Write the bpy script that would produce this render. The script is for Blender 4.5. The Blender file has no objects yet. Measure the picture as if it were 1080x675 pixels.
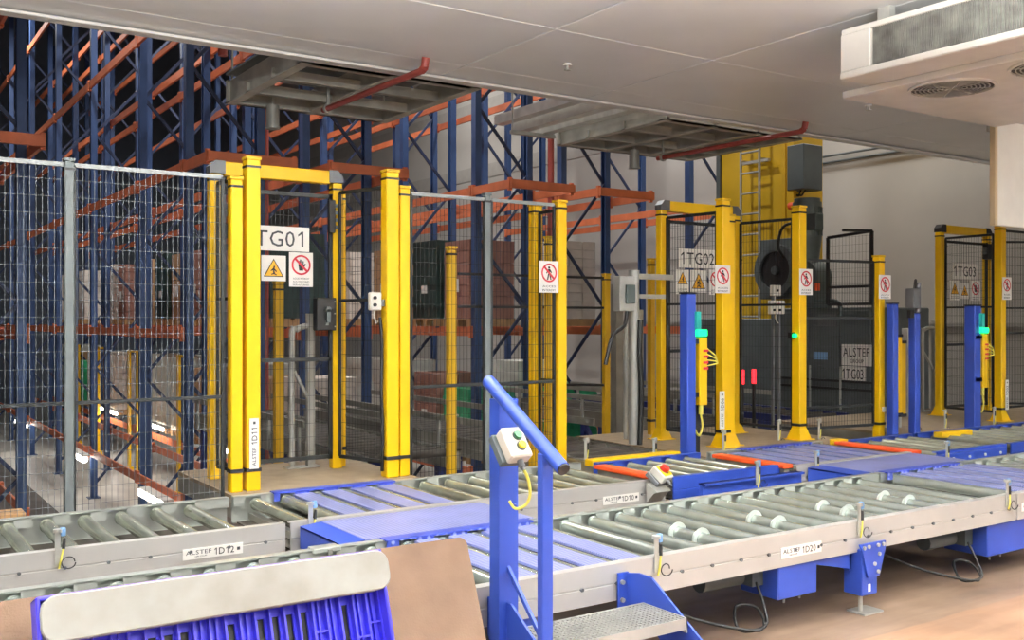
import bpy, bmesh, math, random
from mathutils import Vector, Matrix
random.seed(7)
SC = bpy.context.scene
COL = SC.collection
R = math.radians

# ------------------------------------------------------------------ camera
cd = bpy.data.cameras.new('camera'); cam = bpy.data.objects.new('camera', cd); COL.objects.link(cam)
cam.location = (0, 0, 1.6); cam.rotation_euler = (R(90), 0, -math.atan(710/1059))
cd.sensor_width = 36; cd.lens = 36*1059/1080; cd.clip_end = 200
SC.camera = cam
# ------------------------------------------------------------------ world, lights, exposure
W = bpy.data.worlds.new('world'); SC.world = W; W.use_nodes = True
W.node_tree.nodes['Background'].inputs[0].default_value = (.90, .97, 1, 1)
W.node_tree.nodes['Background'].inputs[1].default_value = .62
SC.view_settings.view_transform = 'Standard'; SC.view_settings.look = 'None'
SC.view_settings.gamma = 1; SC.view_settings.use_curve_mapping = False
SC.view_settings.exposure = 0.48

def area(name, loc, sx, sy, power, color=(1, 1, 1), rot=(0, 0, 0)):
    l = bpy.data.lights.new(name, 'AREA'); l.shape = 'RECTANGLE'; l.size = sx; l.size_y = sy
    l.energy = power; l.color = color
    o = bpy.data.objects.new(name, l); COL.objects.link(o); o.location = loc; o.rotation_euler = rot
    return o
WARM = (1, 1, .97)
UNSEEN_DOCK_LAMPS = [(-1.2, 4.3), (1.8, 4.3), (4.3, 2.6), (-1.5, 1.2), (2.2, .6), (5.9, .6), (9.5, 1.6), (-1.5, -2.0), (2.2, -2.0), (5.9, -2.0), (9.5, -2.0)]
LZ = 3.25
for (x, y) in UNSEEN_DOCK_LAMPS:
    near = y > 2  # near lamps are out of view, added to brighten the dock ceiling
    area('lamp_light', (x, y, LZ-.04), 1.5, .12, 5 if near else 26, WARM)
    area('ceiling_fill_light', (x, y, LZ+.06), 1.5, .12, 215, WARM, (math.pi, 0, 0))  # added upward fill that brightens the ceiling
HALL_LAMPS = [(2.7, 15, 9), (2.7, 25, 9), (6.95, 12.6, 9), (6.95, 19, 9), (11.25, 13.5, 9), (11.25, 22, 9), (12.9, 9.3, 6.6)]
for i, (x, y, z) in enumerate(HALL_LAMPS):
    area('hall_light', (x, y, z), .4, 1.4, (240, 220, 270, 220, 230, 160, 60)[i], (1, .985, .95))

# ------------------------------------------------------------------ material helpers
def lin(c):
    f = lambda v: v/12.92 if v <= .04045 else ((v+.055)/1.055)**2.4
    return (f(c[0]/255), f(c[1]/255), f(c[2]/255), 1)
MATS = {}
def mat(name, rgb, rough=.5, metal=0., var=.12, scale=6., bump=0., bscale=60., spec=.5, emit=0., dirt=None, alpha=None):
    m = bpy.data.materials.new(name); m.use_nodes = True; nt = m.node_tree; N = nt.nodes; L = nt.links
    b = N['Principled BSDF']; b.inputs['Roughness'].default_value = rough; b.inputs['Metallic'].default_value = metal
    b.inputs['Specular IOR Level'].default_value = spec
    g = N.new('ShaderNodeNewGeometry')
    n = N.new('ShaderNodeTexNoise'); n.inputs['Scale'].default_value = scale; n.inputs['Detail'].default_value = 6
    L.new(g.outputs['Position'], n.inputs['Vector'])
    r = N.new('ShaderNodeValToRGB'); c = lin(rgb)
    lo = tuple(v*(1-var) for v in c[:3]) + (1,); hi = tuple(min(1, v*(1+var)) for v in c[:3]) + (1,)
    if dirt: lo = lin(dirt)
    r.color_ramp.elements[0].position = .3; r.color_ramp.elements[0].color = lo
    r.color_ramp.elements[1].position = .7; r.color_ramp.elements[1].color = hi
    L.new(n.outputs['Fac'], r.inputs['Fac']); L.new(r.outputs['Color'], b.inputs['Base Color'])
    if bump:
        n2 = N.new('ShaderNodeTexNoise'); n2.inputs['Scale'].default_value = bscale
        L.new(g.outputs['Position'], n2.inputs['Vector'])
        bp = N.new('ShaderNodeBump'); bp.inputs['Strength'].default_value = bump; bp.inputs['Distance'].default_value = .01
        L.new(n2.outputs['Fac'], bp.inputs['Height']); L.new(bp.outputs['Normal'], b.inputs['Normal'])
    if emit:
        b.inputs['Emission Color'].default_value = c; b.inputs['Emission Strength'].default_value = emit
    if alpha is not None: b.inputs['Alpha'].default_value = alpha
    MATS[name] = m
    return m

def checker_mat(name, rgb, worn):
    m = mat(name, rgb, .42, .25, .15, 5); nt = m.node_tree; N = nt.nodes; L = nt.links
    b = N['Principled BSDF']; g = N.new('ShaderNodeNewGeometry')
    hs = []
    for a in (45, -45):
        mp = N.new('ShaderNodeMapping'); mp.inputs['Rotation'].default_value = (0, 0, R(a)); mp.inputs['Scale'].default_value = (28, 84, 28)
        L.new(g.outputs['Position'], mp.inputs['Vector'])
        v = N.new('ShaderNodeTexVoronoi'); v.inputs['Scale'].default_value = 1; v.inputs['Randomness'].default_value = 0
        L.new(mp.outputs['Vector'], v.inputs['Vector']); hs.append(v)
    mn = N.new('ShaderNodeMath'); mn.operation = 'MINIMUM'
    L.new(hs[0].outputs['Distance'], mn.inputs[0]); L.new(hs[1].outputs['Distance'], mn.inputs[1])
    rp = N.new('ShaderNodeValToRGB'); rp.color_ramp.elements[0].position = .18; rp.color_ramp.elements[0].color = (1, 1, 1, 1)
    rp.color_ramp.elements[1].position = .38; rp.color_ramp.elements[1].color = (0, 0, 0, 1)
    L.new(mn.outputs[0], rp.inputs['Fac'])
    bp = N.new('ShaderNodeBump'); bp.inputs['Strength'].default_value = .6; bp.inputs['Distance'].default_value = .004
    L.new(rp.outputs['Color'], bp.inputs['Height']); L.new(bp.outputs['Normal'], b.inputs['Normal'])
    old = b.inputs['Base Color'].links[0].from_socket
    mx = N.new('ShaderNodeMix'); mx.data_type = 'RGBA'; mx.inputs['B'].default_value = lin(worn)
    mul = N.new('ShaderNodeMath'); mul.operation = 'MULTIPLY'; mul.inputs[1].default_value = .75
    L.new(rp.outputs['Color'], mul.inputs[0]); L.new(mul.outputs[0], mx.inputs['Factor'])
    L.new(old, mx.inputs['A']); L.new(mx.outputs['Result'], b.inputs['Base Color'])
    return m

def floor_mat():
    m = bpy.data.materials.new('dock_floor'); m.use_nodes = True; nt = m.node_tree; N = nt.nodes; L = nt.links
    b = N['Principled BSDF']; b.inputs['Roughness'].default_value = .55
    g = N.new('ShaderNodeNewGeometry')
    def noise(scale, det, stretch=(1, 1, 1)):
        mp = N.new('ShaderNodeMapping'); mp.inputs['Scale'].default_value = stretch
        L.new(g.outputs['Position'], mp.inputs['Vector'])
        n = N.new('ShaderNodeTexNoise'); n.inputs['Scale'].default_value = scale; n.inputs['Detail'].default_value = det
        L.new(mp.outputs['Vector'], n.inputs['Vector']); return n
    def ramp(src, stops):
        r = N.new('ShaderNodeValToRGB'); e = r.color_ramp.elements
        while len(e) < len(stops): e.new(.5)
        for k, (p, c) in enumerate(stops): e[k].position = p; e[k].color = c
        L.new(src, r.inputs['Fac']); return r
    def mix(a, bb, fac, mode='MIX'):
        x = N.new('ShaderNodeMix'); x.data_type = 'RGBA'; x.blend_type = mode
        L.new(a, x.inputs['A']); L.new(bb, x.inputs['B'])
        if isinstance(fac, float): x.inputs['Factor'].default_value = fac
        else: L.new(fac, x.inputs['Factor'])
        return x.outputs['Result']
    base = ramp(noise(1.1, 8).outputs['Fac'], [(.3, lin((140, 110, 88))), (.7, lin((184, 146, 116)))])
    # worn lane beside the conveyors: greyer coating with its own edge
    sep = N.new('ShaderNodeSeparateXYZ'); L.new(g.outputs['Position'], sep.inputs[0])
    wob = noise(3, 4, (1, .3, 1))
    add = N.new('ShaderNodeMath'); add.operation = 'MULTIPLY_ADD'; add.inputs[1].default_value = .05
    L.new(wob.outputs['Fac'], add.inputs[0]); L.new(sep.outputs['Y'], add.inputs[2])
    mr = N.new('ShaderNodeMapRange'); mr.inputs['From Min'].default_value = 3.21; mr.inputs['From Max'].default_value = 3.23
    L.new(add.outputs[0], mr.inputs['Value'])
    grey = ramp(noise(2.2, 8, (.6, 1.6, 1)).outputs['Fac'], [(.3, lin((112, 93, 78))), (.7, lin((150, 126, 106)))])
    c1 = mix(base.outputs['Color'], grey.outputs['Color'], mr.outputs['Result'])
    # long scuffs running with the conveyors
    sc = ramp(noise(1.5, 6, (.5, 5, 1)).outputs['Fac'], [(.45, (.55, .5, .46, 1)), (.62, (1, 1, 1, 1))])
    c2 = mix(c1, sc.outputs['Color'], .35, 'MULTIPLY')
    L.new(c2, b.inputs['Base Color'])
    rr = N.new('ShaderNodeMapRange'); rr.inputs['To Min'].default_value = .4; rr.inputs['To Max'].default_value = .7
    L.new(noise(4, 5).outputs['Fac'], rr.inputs['Value']); L.new(rr.outputs['Result'], b.inputs['Roughness'])
    MATS['dock_floor'] = m; return m

floor_mat()
mat('hall_floor', (176, 172, 164), .35, 0, .18, 1.5)
mat('dark_floor', (66, 60, 56), .7, 0, .3, 3)
mat('deck', (152, 134, 108), .6, 0, .14, 9, .15, 120)
mat('ceiling', (236, 237, 238), .36, .08, .05, .9, .02, 4)
mat('trim', (222, 220, 216), .35, .2, .05)
mat('wall', (172, 168, 162), .55, .0, .06, .8)
mat('darkwall', (96, 104, 118), .7, .0, .1, .8)
mat('band', (158, 154, 148), .6, 0, .06)
mat('white', (224, 222, 214), .45, 0, .04)
mat('tan', (196, 176, 140), .5, 0, .06)
mat('acwhite', (220, 217, 210), .45, 0, .06, 4)
mat('fin', (158, 157, 152), .5, .4, .35, 9)
mat('grille', (62, 58, 56), .5, .2, .1)
mat('rail', (188, 186, 182), .42, .3, .05, 5)
mat('railtop', (186, 190, 184), .34, .5, .08, 5)
mat('roller', (198, 208, 201), .22, .7, .08, 10)
mat('oldroller', (180, 184, 168), .26, .65, .18, 9)
mat('gapshade_darkroller', (62, 56, 49), .7, .1, .25, 8)  # shade colour for the roller gaps; also colours the chain conveyor rollers
mat('ring', (196, 204, 198), .3, .2, .05)
mat('blue', (44, 72, 166), .42, 0, .08, 5)
mat('navy', (34, 46, 110), .45, 0, .12, 5)
checker_mat('bluecheck', (66, 84, 186), (170, 180, 232))
checker_mat('fadecheck', (124, 132, 192), (206, 211, 230))
mat('yellow', (240, 192, 0), .4, 0, .05, 3)
mat('dullyellow', (214, 170, 20), .5, 0, .12, 3)
mat('mastyellow', (206, 166, 26), .45, 0, .08, 2)
mat('rackblue', (50, 74, 118), .45, .1, .15, 3)
mat('rackorange', (206, 112, 72), .5, 0, .15, 4)
mat('brace', (40, 52, 84), .5, .1, .15, 3)
mat('wire', (40, 42, 42), .5, .3, .1)
mat('greywire', (104, 110, 114), .5, .2, .1)
mat('greypost', (98, 104, 104), .5, .2, .1)
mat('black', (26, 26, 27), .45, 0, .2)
mat('charcoal', (84, 91, 91), .5, .1, .15, 3)
mat('motor', (78, 88, 86), .4, .2, .12, 6)
mat('galv', (178, 178, 172), .36, .3, .15, 6)
mat('dullsteel', (152, 150, 140), .45, .4, .2, 4)
mat('gridsteel', (186, 184, 174), .45, .15, .2, 4)
mat('shiny', (220, 219, 214), .28, .25, .12, 8)
mat('greysteel', (140, 144, 144), .45, .3, .1)
mat('bracket', (96, 98, 100), .45, .1, .1)
mat('orange', (244, 92, 40), .45, 0, .08)
mat('redpipe', (166, 76, 68), .45, 0, .12)
mat('signwhite', (240, 238, 232), .4, 0, .02)
mat('ink', (52, 54, 58), .6, 0, .05)
mat('inkblack', (24, 24, 26), .6, 0, .05)
mat('signred', (206, 44, 62), .5, 0, .05)
mat('signyellow', (240, 178, 40), .5, 0, .05)
mat('button_green', (36, 128, 70), .35, 0, .05)
mat('button_yellow', (238, 212, 26), .35, 0, .05)
mat('button_red', (226, 52, 44), .35, 0, .05)
mat('boxgrey', (226, 222, 210), .4, 0, .04)
mat('cableyellow', (226, 214, 92), .5, 0, .08)
mat('cableblack', (24, 24, 24), .5, 0, .1)
mat('sensorblue', (120, 160, 206), .4, 0, .05)
mat('palletblue', (70, 64, 226), .36, 0, .06, 8)
mat('runner', (146, 147, 142), .45, 0, .05, 5, dirt=(126, 122, 114))
mat('board', (126, 101, 80), .7, 0, .1, 4, .1, 150, dirt=(106, 82, 64))
mat('wood', (178, 140, 96), .7, 0, .2, 6)
mat('lamp', (255, 250, 240), .4, emit=9)
mat('greenled', (10, 220, 110), .4, emit=2.2)
mat('redled', (255, 40, 50), .4, emit=2.5)
mat('tealglow', (30, 140, 130), .35, emit=.25)
CART = [mat('carton_brown', (176, 140, 104), .8, 0, .1), mat('carton_red', (158, 112, 98), .7, 0, .15), mat('carton_white', (216, 206, 196), .6, 0, .08),
        mat('wrap_green', (60, 176, 124), .35, 0, .25, 7), mat('wrap_pale', (206, 208, 200), .3, 0, .12, 6), mat('wrap_dark', (44, 66, 62), .4, 0, .2)]

# ------------------------------------------------------------------ mesh builder
WP = {}
class MB:
    def __init__(s): s.v = []; s.f = []; s.sm = []
    def add(s, vs, fs, sm=False):
        n = len(s.v); s.v += [Vector(p) for p in vs]
        for f in fs: s.f.append([i+n for i in f]); s.sm.append(sm)
        return s
    def box(s, x0, y0, z0, x1, y1, z1):
        v = [(x0,y0,z0),(x1,y0,z0),(x1,y1,z0),(x0,y1,z0),(x0,y0,z1),(x1,y0,z1),(x1,y1,z1),(x0,y1,z1)]
        return s.add(v, [(0,3,2,1),(4,5,6,7),(0,1,5,4),(1,2,6,5),(2,3,7,6),(3,0,4,7)])
    def cbox(s, c, sx, sy, sz): return s.box(c[0]-sx/2, c[1]-sy/2, c[2]-sz/2, c[0]+sx/2, c[1]+sy/2, c[2]+sz/2)
    def bar(s, p, q, w, h, up=(0, 0, 1)):
        p = Vector(p); q = Vector(q); d = (q-p).normalized(); u = Vector(up)
        if abs(d.dot(u)) > .99: u = Vector((0, 1, 0))
        a = d.cross(u).normalized()*w/2; b = a.cross(d).normalized()*h/2
        v = [p-a-b, p+a-b, p+a+b, p-a+b, q-a-b, q+a-b, q+a+b, q-a+b]
        return s.add(v, [(0,3,2,1),(4,5,6,7),(0,1,5,4),(1,2,6,5),(2,3,7,6),(3,0,4,7)])
    def cyl(s, p, q, r, n=12, r2=None, cap=True):
        p = Vector(p); q = Vector(q); d = (q-p).normalized(); u = Vector((0, 0, 1)) if abs(d.z) < .9 else Vector((1, 0, 0))
        a = d.cross(u).normalized(); b = d.cross(a).normalized(); r2 = r if r2 is None else r2
        v = []
        for k in range(n):
            t = 2*math.pi*k/n; e = a*math.cos(t)+b*math.sin(t); v += [p+e*r, q+e*r2]
        s.add(v, [(2*k, 2*k+1, (2*k+3) % (2*n), (2*k+2) % (2*n)) for k in range(n)], True)
        if cap:
            s.add([v[2*k] for k in range(n)], [tuple(range(n))]); s.add([v[2*k+1] for k in range(n)], [tuple(reversed(range(n)))])
        return s
    def tube(s, pts, r, n=6):
        pts = [Vector(p) for p in pts]
        if len(pts) > 3:
            q = [pts[0]]+pts+[pts[-1]]; out = []
            for i in range(1, len(q)-2):
                for k in range(4):
                    t = k/4; a, b, c, d = q[i-1:i+3]
                    out.append(.5*((2*b)+(c-a)*t+(2*a-5*b+4*c-d)*t*t+(3*b-a-3*c+d)*t**3))
            pts = out+[pts[-1]]
        for a, b in zip(pts[:-1], pts[1:]): s.cyl(a, b, r, n)
        return s
    def prism(s, poly, axis, a0, a1):
        f = {'x': lambda p, a: (a, p[0], p[1]), 'y': lambda p, a: (p[0], a, p[1]), 'z': lambda p, a: (p[0], p[1], a)}[axis]
        n = len(poly); v = [f(p, a0) for p in poly] + [f(p, a1) for p in poly]
        fs = [tuple(range(n)), tuple(reversed(range(n, 2*n)))] + [(i, i+n, (i+1) % n+n, (i+1) % n) for i in range(n)]
        return s.add(v, fs)
    def ring(s, c, ax, ro, ri, w, n=20):   # annulus with thickness w along axis vector
        c = Vector(c); d = Vector(ax).normalized(); u = Vector((0, 0, 1)) if abs(d.z) < .9 else Vector((1, 0, 0))
        a = d.cross(u).normalized(); b = d.cross(a).normalized(); v = []
        for k in range(n):
            t = 2*math.pi*k/n; e = a*math.cos(t)+b*math.sin(t)
            v += [c+e*ro-d*w/2, c+e*ro+d*w/2, c+e*ri+d*w/2, c+e*ri-d*w/2]
        fs = []
        for k in range(n):
            i = 4*k; j = 4*((k+1) % n)
            for m in range(4): fs.append((i+m, i+(m+1) % 4, j+(m+1) % 4, j+m))
        return s.add(v, fs)
    def xf(s, M):
        s.v = [M @ p for p in s.v]; return s
    def mesh(s, name, m, c=Vector((0, 0, 0)), bevel=0):
        me = bpy.data.meshes.new(name); me.from_pydata([p-c for p in s.v], [], s.f)
        me.polygons.foreach_set('use_smooth', s.sm)
        bm = bmesh.new(); bm.from_mesh(me); bmesh.ops.recalc_face_normals(bm, faces=bm.faces)
        if bevel:
            ed = [e for e in bm.edges if len(e.link_faces) == 2 and e.calc_face_angle(0) > .6]
            bmesh.ops.bevel(bm, geom=ed, offset=bevel, segments=1, affect='EDGES', clamp_overlap=True)
        bm.to_mesh(me); bm.free()
        me.materials.append(MATS[m]); me.update(); return me
    def center(s):
        lo = Vector([min(p[i] for p in s.v) for i in range(3)]); hi = Vector([max(p[i] for p in s.v) for i in range(3)])
        return (lo+hi)/2
def link(name, me, pos, parent=None, rot=None):
    o = bpy.data.objects.new(name, me); COL.objects.link(o); pos = Vector(pos)
    if parent is not None: o.parent = parent; o.location = pos-WP[parent]
    else: o.location = pos
    if rot: o.rotation_euler = rot
    WP[o] = pos; return o
def part(name, mb, m, parent=None, bevel=0, label=None, stuff=False):
    c = mb.center(); o = link(name, mb.mesh(name, m, c, bevel), c, parent)
    if label: o['label'] = label
    if stuff: o['kind'] = 'stuff'
    return o
def thing(name, label, cat, loc, group=None):
    o = bpy.data.objects.new(name, None); COL.objects.link(o); o.location = loc; WP[o] = Vector(loc); o.empty_display_size = .1
    o['label'] = label; o['category'] = cat
    if group: o['group'] = group
    return o
def solo(name, mb, m, label, cat, group=None, bevel=0, stuff=False):
    o = part(name, mb, m, None, bevel); o['label'] = label; o['category'] = cat
    if group: o['group'] = group
    if stuff: o['kind'] = 'stuff'
    return o
def struct(name, mb, m, parent=None, bevel=0):
    o = part(name, mb, m, parent, bevel)
    if parent is None: o['kind'] = 'structure'
    return o
_gl = {}
def glyph(ch):
    if ch not in _gl:
        if ch == '1':
            pf = [(.16, 0), (.25, 0), (.25, .7), (.17, .7), (0, .56), (.0, .47), (.16, .58)]
            n = len(pf); _gl[ch] = ([(a, b, .02) for a, b in pf]+[(a, b, 0) for a, b in pf], [list(range(n))]+[[i, (i+1) % n, (i+1) % n+n, i+n] for i in range(n)])
        else:
            cu = bpy.data.curves.new('glyph', 'FONT'); cu.body = ch; cu.resolution_u = 2; cu.fill_mode = 'BOTH'; cu.extrude = .01
            tmp = bpy.data.objects.new('glyph', cu); COL.objects.link(tmp); bpy.context.view_layer.update()
            me = bpy.data.meshes.new_from_object(tmp); bpy.data.objects.remove(tmp); bpy.data.curves.remove(cu)
            x0 = min(v.co.x for v in me.vertices)
            _gl[ch] = ([(v.co.x-x0, v.co.y, v.co.z+.01) for v in me.vertices], [list(p.vertices) for p in me.polygons]); bpy.data.meshes.remove(me)
    return _gl[ch]
def text_part(s, m, parent, x, y, z, w, h, vertical=False, name='lettering', facex=False):
    """lettering that fits w x h with its lower left corner at x, z, facing -y (or facing -x)"""
    verts, faces, pen = [], [], 0.
    for ch in s:
        if ch == ' ': pen += .3; continue
        if ch == '1' and pen: pen += .06
        gv, gf = glyph(ch); mx = max(p[0] for p in gv); n0 = len(verts)
        verts += [(p[0]+pen, p[1], p[2]) for p in gv]; faces += [[i+n0 for i in f] for f in gf]
        pen += mx+(.24 if ch == '1' else .1)
    x1 = max(p[0] for p in verts); y0 = min(p[1] for p in verts); y1 = max(p[1] for p in verts); out = []
    for p in verts:
        a = p[0]/x1; b = (p[1]-y0)/(y1-y0); d = -p[2]*.04
        if vertical: px, pz = (1-b)*w, a*h
        else: px, pz = a*w, b*h
        px -= w/2; pz -= h/2
        out.append((d, -px, pz) if facex else (px, d, pz))
    me = bpy.data.meshes.new(name); me.from_pydata(out, [], faces)
    me.materials.clear(); me.materials.append(MATS[m])
    pos = (x, y-w/2, z+h/2) if facex else (x+w/2, y, z+h/2)
    return link(name, me, pos, parent)

# ================================================================== SETTING
YE = 7.95; ZC = 3.8
struct('floor', MB().box(-7, -5, -.3, 16, 8.2, 0), 'dock_floor')
struct('floor_hall', MB().box(-12, 8.2, -1.7, 16, 42, -1.45), 'hall_floor')
struct('floor_crane_track', MB().box(1.85, 12.2, -1.45, 2.85, 40, -1.40), 'dark_floor')
struct('wall_dock_edge', MB().box(-12, 8.12, -1.45, 14, 8.2, -.3), 'darkwall')
struct('wall_right', MB().box(14, -5, -1.45, 14.2, 42, 14), 'wall')
struct('wall_far', MB().box(-12, 40, -1.45, 14, 40.2, 14), 'darkwall')
struct('wall_left', MB().box(-12.2, 8, -1.45, -12, 40, 14), 'darkwall')
struct('wall_above_dock', MB().box(-12, YE-.12, 4.02, 14, YE-.02, 14), 'wall')
struct('ceiling_hall', MB().box(-12, 8, 14, 14, 40, 14.2), 'darkwall')
struct('wall_dock_left', MB().box(-7.2, -5, 0, -7, 8, ZC), 'wall')
ceil = struct('ceiling', MB().box(-7, -5, ZC+.03, 14, YE-.06, ZC+.2), 'trim')
xb = [-7, -3.2, .6, 4.5, 6.15, 9.9, 14]
for i in range(len(xb)-1):
    for (y0, y1) in ((-5, -1.5), (-1.5, 2.3), (2.3, 6.12), (6.12, 7.45), (7.45, YE-.07)):
        if xb[i] == 4.5 and y0 == 2.3: pass
        part('ceiling_panel', MB().box(xb[i]+.006, y0+.005, ZC, xb[i+1]-.006, y1-.005, ZC+.05), 'ceiling', ceil, .004)
struct('trim_1', MB().box(-7, YE-.055, ZC-.035, 14, YE, ZC+.22).box(-7, YE-.12, ZC-.035, 14, YE-.055, ZC-.01), 'trim', bevel=.004)
# wall rails and pipes
struct('trim_2', MB().box(13.95, 2, 1.5, 14, 40, 1.56), 'band')
for k, z in enumerate((5.3, 7.0)): struct('trim_%d' % (3+k), MB().box(13.985, -5, z, 14, 40, z+.35), 'band')
for k, z in enumerate((4.27, 4.38)):
    solo('wall_pipe', MB().cyl((13.94, 9.0, z), (13.94, 13.2, z), .02, 8), 'charcoal', ('lower' if k == 0 else 'upper')+' thin dark pipe running along the pale wall beside the yellow mast', 'pipe')

# ================================================================== CEILING THINGS
def evaporator():
    t = thing('cooling_unit', 'white ceiling cooling unit with dark finned sides and round fan grilles', 'cooling unit', (7.3, 3.2, 3.34))
    X0, X1, Y0, Y1, Z0, Z1 = 6.02, 8.45, .9, 4.72, 3.34, 3.70
    part('drip_tray', MB().box(X0-.0, Y0, Z0, X1, Y1, Z0+.05), 'acwhite', t, .008)
    part('lower_tray', MB().box(6.36, Y0, Z0-.05, 8.42, 4.96, Z0), 'acwhite', t, .006)
    part('top_cover', MB().box(X0+.02, Y0, Z1-.04, X1, Y1, Z1), 'acwhite', t, .005)
    part('end_panel', MB().box(X0+.01, 4.47, Z0+.05, X0+.3, Y1, Z1-.04), 'acwhite', t, .006)
    part('end_panel', MB().box(X0+.3, 4.62, Z0+.05, X1, Y1-.01, Z1-.04), 'acwhite', t, .006)
    for (a, b) in ((3.36, 4.47), (2.16, 3.31), (.95, 2.11)):
        f = part('coil', MB().box(X0+.05, a, Z0+.05, X0+.2, b, Z1-.04), 'fin', t)
        fins = MB()
        y = a+.01
        while y < b-.01: fins.box(X0+.035, y, Z0+.05, X0+.06, y+.004, Z1-.04); y += .016
        part('fin', fins, 'fin', f, stuff=True)
    for y in (3.31, 2.11): part('divider', MB().box(X0+.015, y, Z0+.05, X0+.08, y+.05, Z1-.04), 'acwhite', t, .003)
    for (cx, cy) in ((6.72, 4.28), (6.72, 3.52), (6.72, 2.4)):
        g = part('fan_grille', MB().ring((cx, cy, Z0-.055), (0, 0, 1), .30, .28, .02, 28), 'acwhite', t)
        m = MB()
        for r in [.04+.03*k for k in range(8)]: m.ring((cx, cy, Z0-.06), (0, 0, 1), r+.004, r-.004, .006, 24)
        for k in range(4):
            a = math.pi*k/4; m.bar((cx-.28*math.cos(a), cy-.28*math.sin(a), Z0-.062), (cx+.28*math.cos(a), cy+.28*math.sin(a), Z0-.062), .008, .006)
        part('guard_wire', m, 'galv', g, stuff=True)
        part('fan_opening', MB().cyl((cx, cy, Z0-.052), (cx, cy, Z0-.046), .28, 28), 'grille', t)
    for (x, y) in ((X0+.1, 4.4), (X0+.1, 3.3), (X1-.2, 4.4)): part('hanger', MB().box(x-.03, y-.05, Z1, x+.03, y+.05, ZC), 'galv', t)
evaporator()
t = thing('hanging_panel', 'white boxed header panel with tan edge hanging below the cooling unit', 'panel', (9.6, 5.05, 2.44))
part('face', MB().box(8.54, 5.0, 2.44, 12.4, 5.06, 3.38), 'white', t, .004)
part('edge', MB().box(8.5, 5.0, 2.44, 8.54, 5.05, 3.38), 'tan', t)
for x in (8.6, 11.0): part('bracket', MB().box(x, 5.06, 3.3, x+.1, 5.14, ZC), 'galv', t)
for (x, y, d) in ((5.2, 6.9, 'near the ceiling edge joint'), (7.55, 5.72, 'beside the cooling unit'), (8.75, 6.5, 'behind the cooling unit')):
    t = thing('fire_sprinkler', 'small brass sprinkler head '+d, 'sprinkler', (x, y, ZC-.06))
    part('collar', MB().cyl((x, y, ZC), (x, y, ZC-.015), .035, 10), 'trim', t)
    part('nozzle', MB().cyl((x, y, ZC-.015), (x, y, ZC-.05), .012, 8).cyl((x, y, ZC-.05), (x, y, ZC-.055), .03, 8), 'galv', t)
def red_pipe(x, y0, y1, z0, z1, lab):
    t = thing('sprinkler_pipe', lab, 'pipe', (x, y0, z0))
    part('pipe', MB().tube([(x, y0, z0), (x-.05, y1, z1)], .029, 10), 'redpipe', t)
    part('elbow', MB().tube([(x, y0, z0), (x, y0-.05, z0+.02), (x, y0-.07, ZC-.002)], .034, 10), 'redpipe', t)
    part('clamp', MB().ring((x-.045, y1-.1, z1), (0, 1, 0), .05, .034, .03, 12).box(x-.06, y1-.11, z1, x-.03, y1-.09, z1+.3), 'galv', t)
red_pipe(4.08, 7.45, 9.4, 3.7, 3.7, 'red sprinkler pipe below the steel grid over the first gate')
red_pipe(8.9, 7.5, 9.8, 3.7, 3.7, 'red sprinkler pipe below the steel grid beside the yellow mast')
def steel_grid(x0, x1, y0, y1, z, lab, nx=3):
    t = thing('steel_grid', lab, 'steel frame', ((x0+x1)/2, (y0+y1)/2, z))
    part('edge_beam', MB().box(x0, y1-.05, z, x1, y1, z+.24).box(x0, y1-.12, z, x1, y1, z+.015), 'gridsteel', t)
    part('edge_beam', MB().box(x0, y0, z, x1, y0+.05, z+.24).box(x0, y0, z, x1, y0+.12, z+.015), 'gridsteel', t)
    for k in range(nx):
        x = x0+(x1-x0-.1)*k/(nx-1)
        part('cross_beam', MB().box(x+.03, y0, z+.01, x+.07, y1-.05, z+.24).box(x, y0, z-.002, x+.1, y1, z+.014), 'gridsteel', t)
    for k in range(1, 3):
        y = y0+(y1-y0)*k/3
        part('tie_beam', MB().box(x0, y, z+.0, x1, y+.07, z+.012).box(x0, y+.03, z, x1, y+.05, z+.1), 'gridsteel', t)
    part('deck_sheet', MB().box(x0, y0, z+.3, x1, y1, z+.32), 'charcoal', t)
    m = MB()
    for x in (x0+.05, x1-.05):
        for y in (y0+.05, y1-.05): m.cyl((x, y, z+.24), (x, y, 14), .012, 6)
    part('hanger_rod', m, 'galv', t, stuff=True)
steel_grid(3.35, 5.2, 8.3, 10.35, 3.85, 'suspended grey steel grid above the first gate', 3)
steel_grid(7.7, 10.0, 8.4, 10.45, 3.85, 'suspended grey steel grid above the second gate', 4)
for (x, y, lab) in ((3.80, 10.2, 'grey metal canister lamp hanging above the first gate'), (8.8, 10.2, 'grey metal canister lamp hanging left of the yellow mast')):
    t = thing('canister_lamp', lab, 'lamp', (x, y, 3.6))
    part('shade', MB().cyl((x, y, 3.62), (x, y, 3.86), .068, 16).ring((x, y, 3.625), (0, 0, 1), .078, .05, .02, 16), 'galv', t)
    part('stem', MB().cyl((x, y, 3.86), (x, y, 4.16), .02, 8), 'galv', t)
t = thing('metal_duct', 'three shiny galvanised channels in a bundle left of the second steel grid', 'duct', (7.4, 9.7, 4.0))
for k, (x, z) in enumerate(((7.1, 4.12), (7.3, 4.02), (7.52, 3.98))):
    part('channel', MB().prism([(x-.07, z), (x+.07, z), (x+.07, z+.12), (x+.055, z+.12), (x+.055, z+.015), (x-.055, z+.015), (x-.055, z+.12), (x-.07, z+.12)], 'y', 8.4, 10.9-.1*k), 'shiny', t)
for y in (8.5, 10.4):
    part('support', MB().box(6.98, y, 3.93, 7.65, y+.06, 3.975), 'galv', t)
    for x in (7.0, 7.63): part('hanger_rod', MB().cyl((x, y+.03, 3.975), (x, y+.03, 14), .01, 6), 'galv', t)
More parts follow.
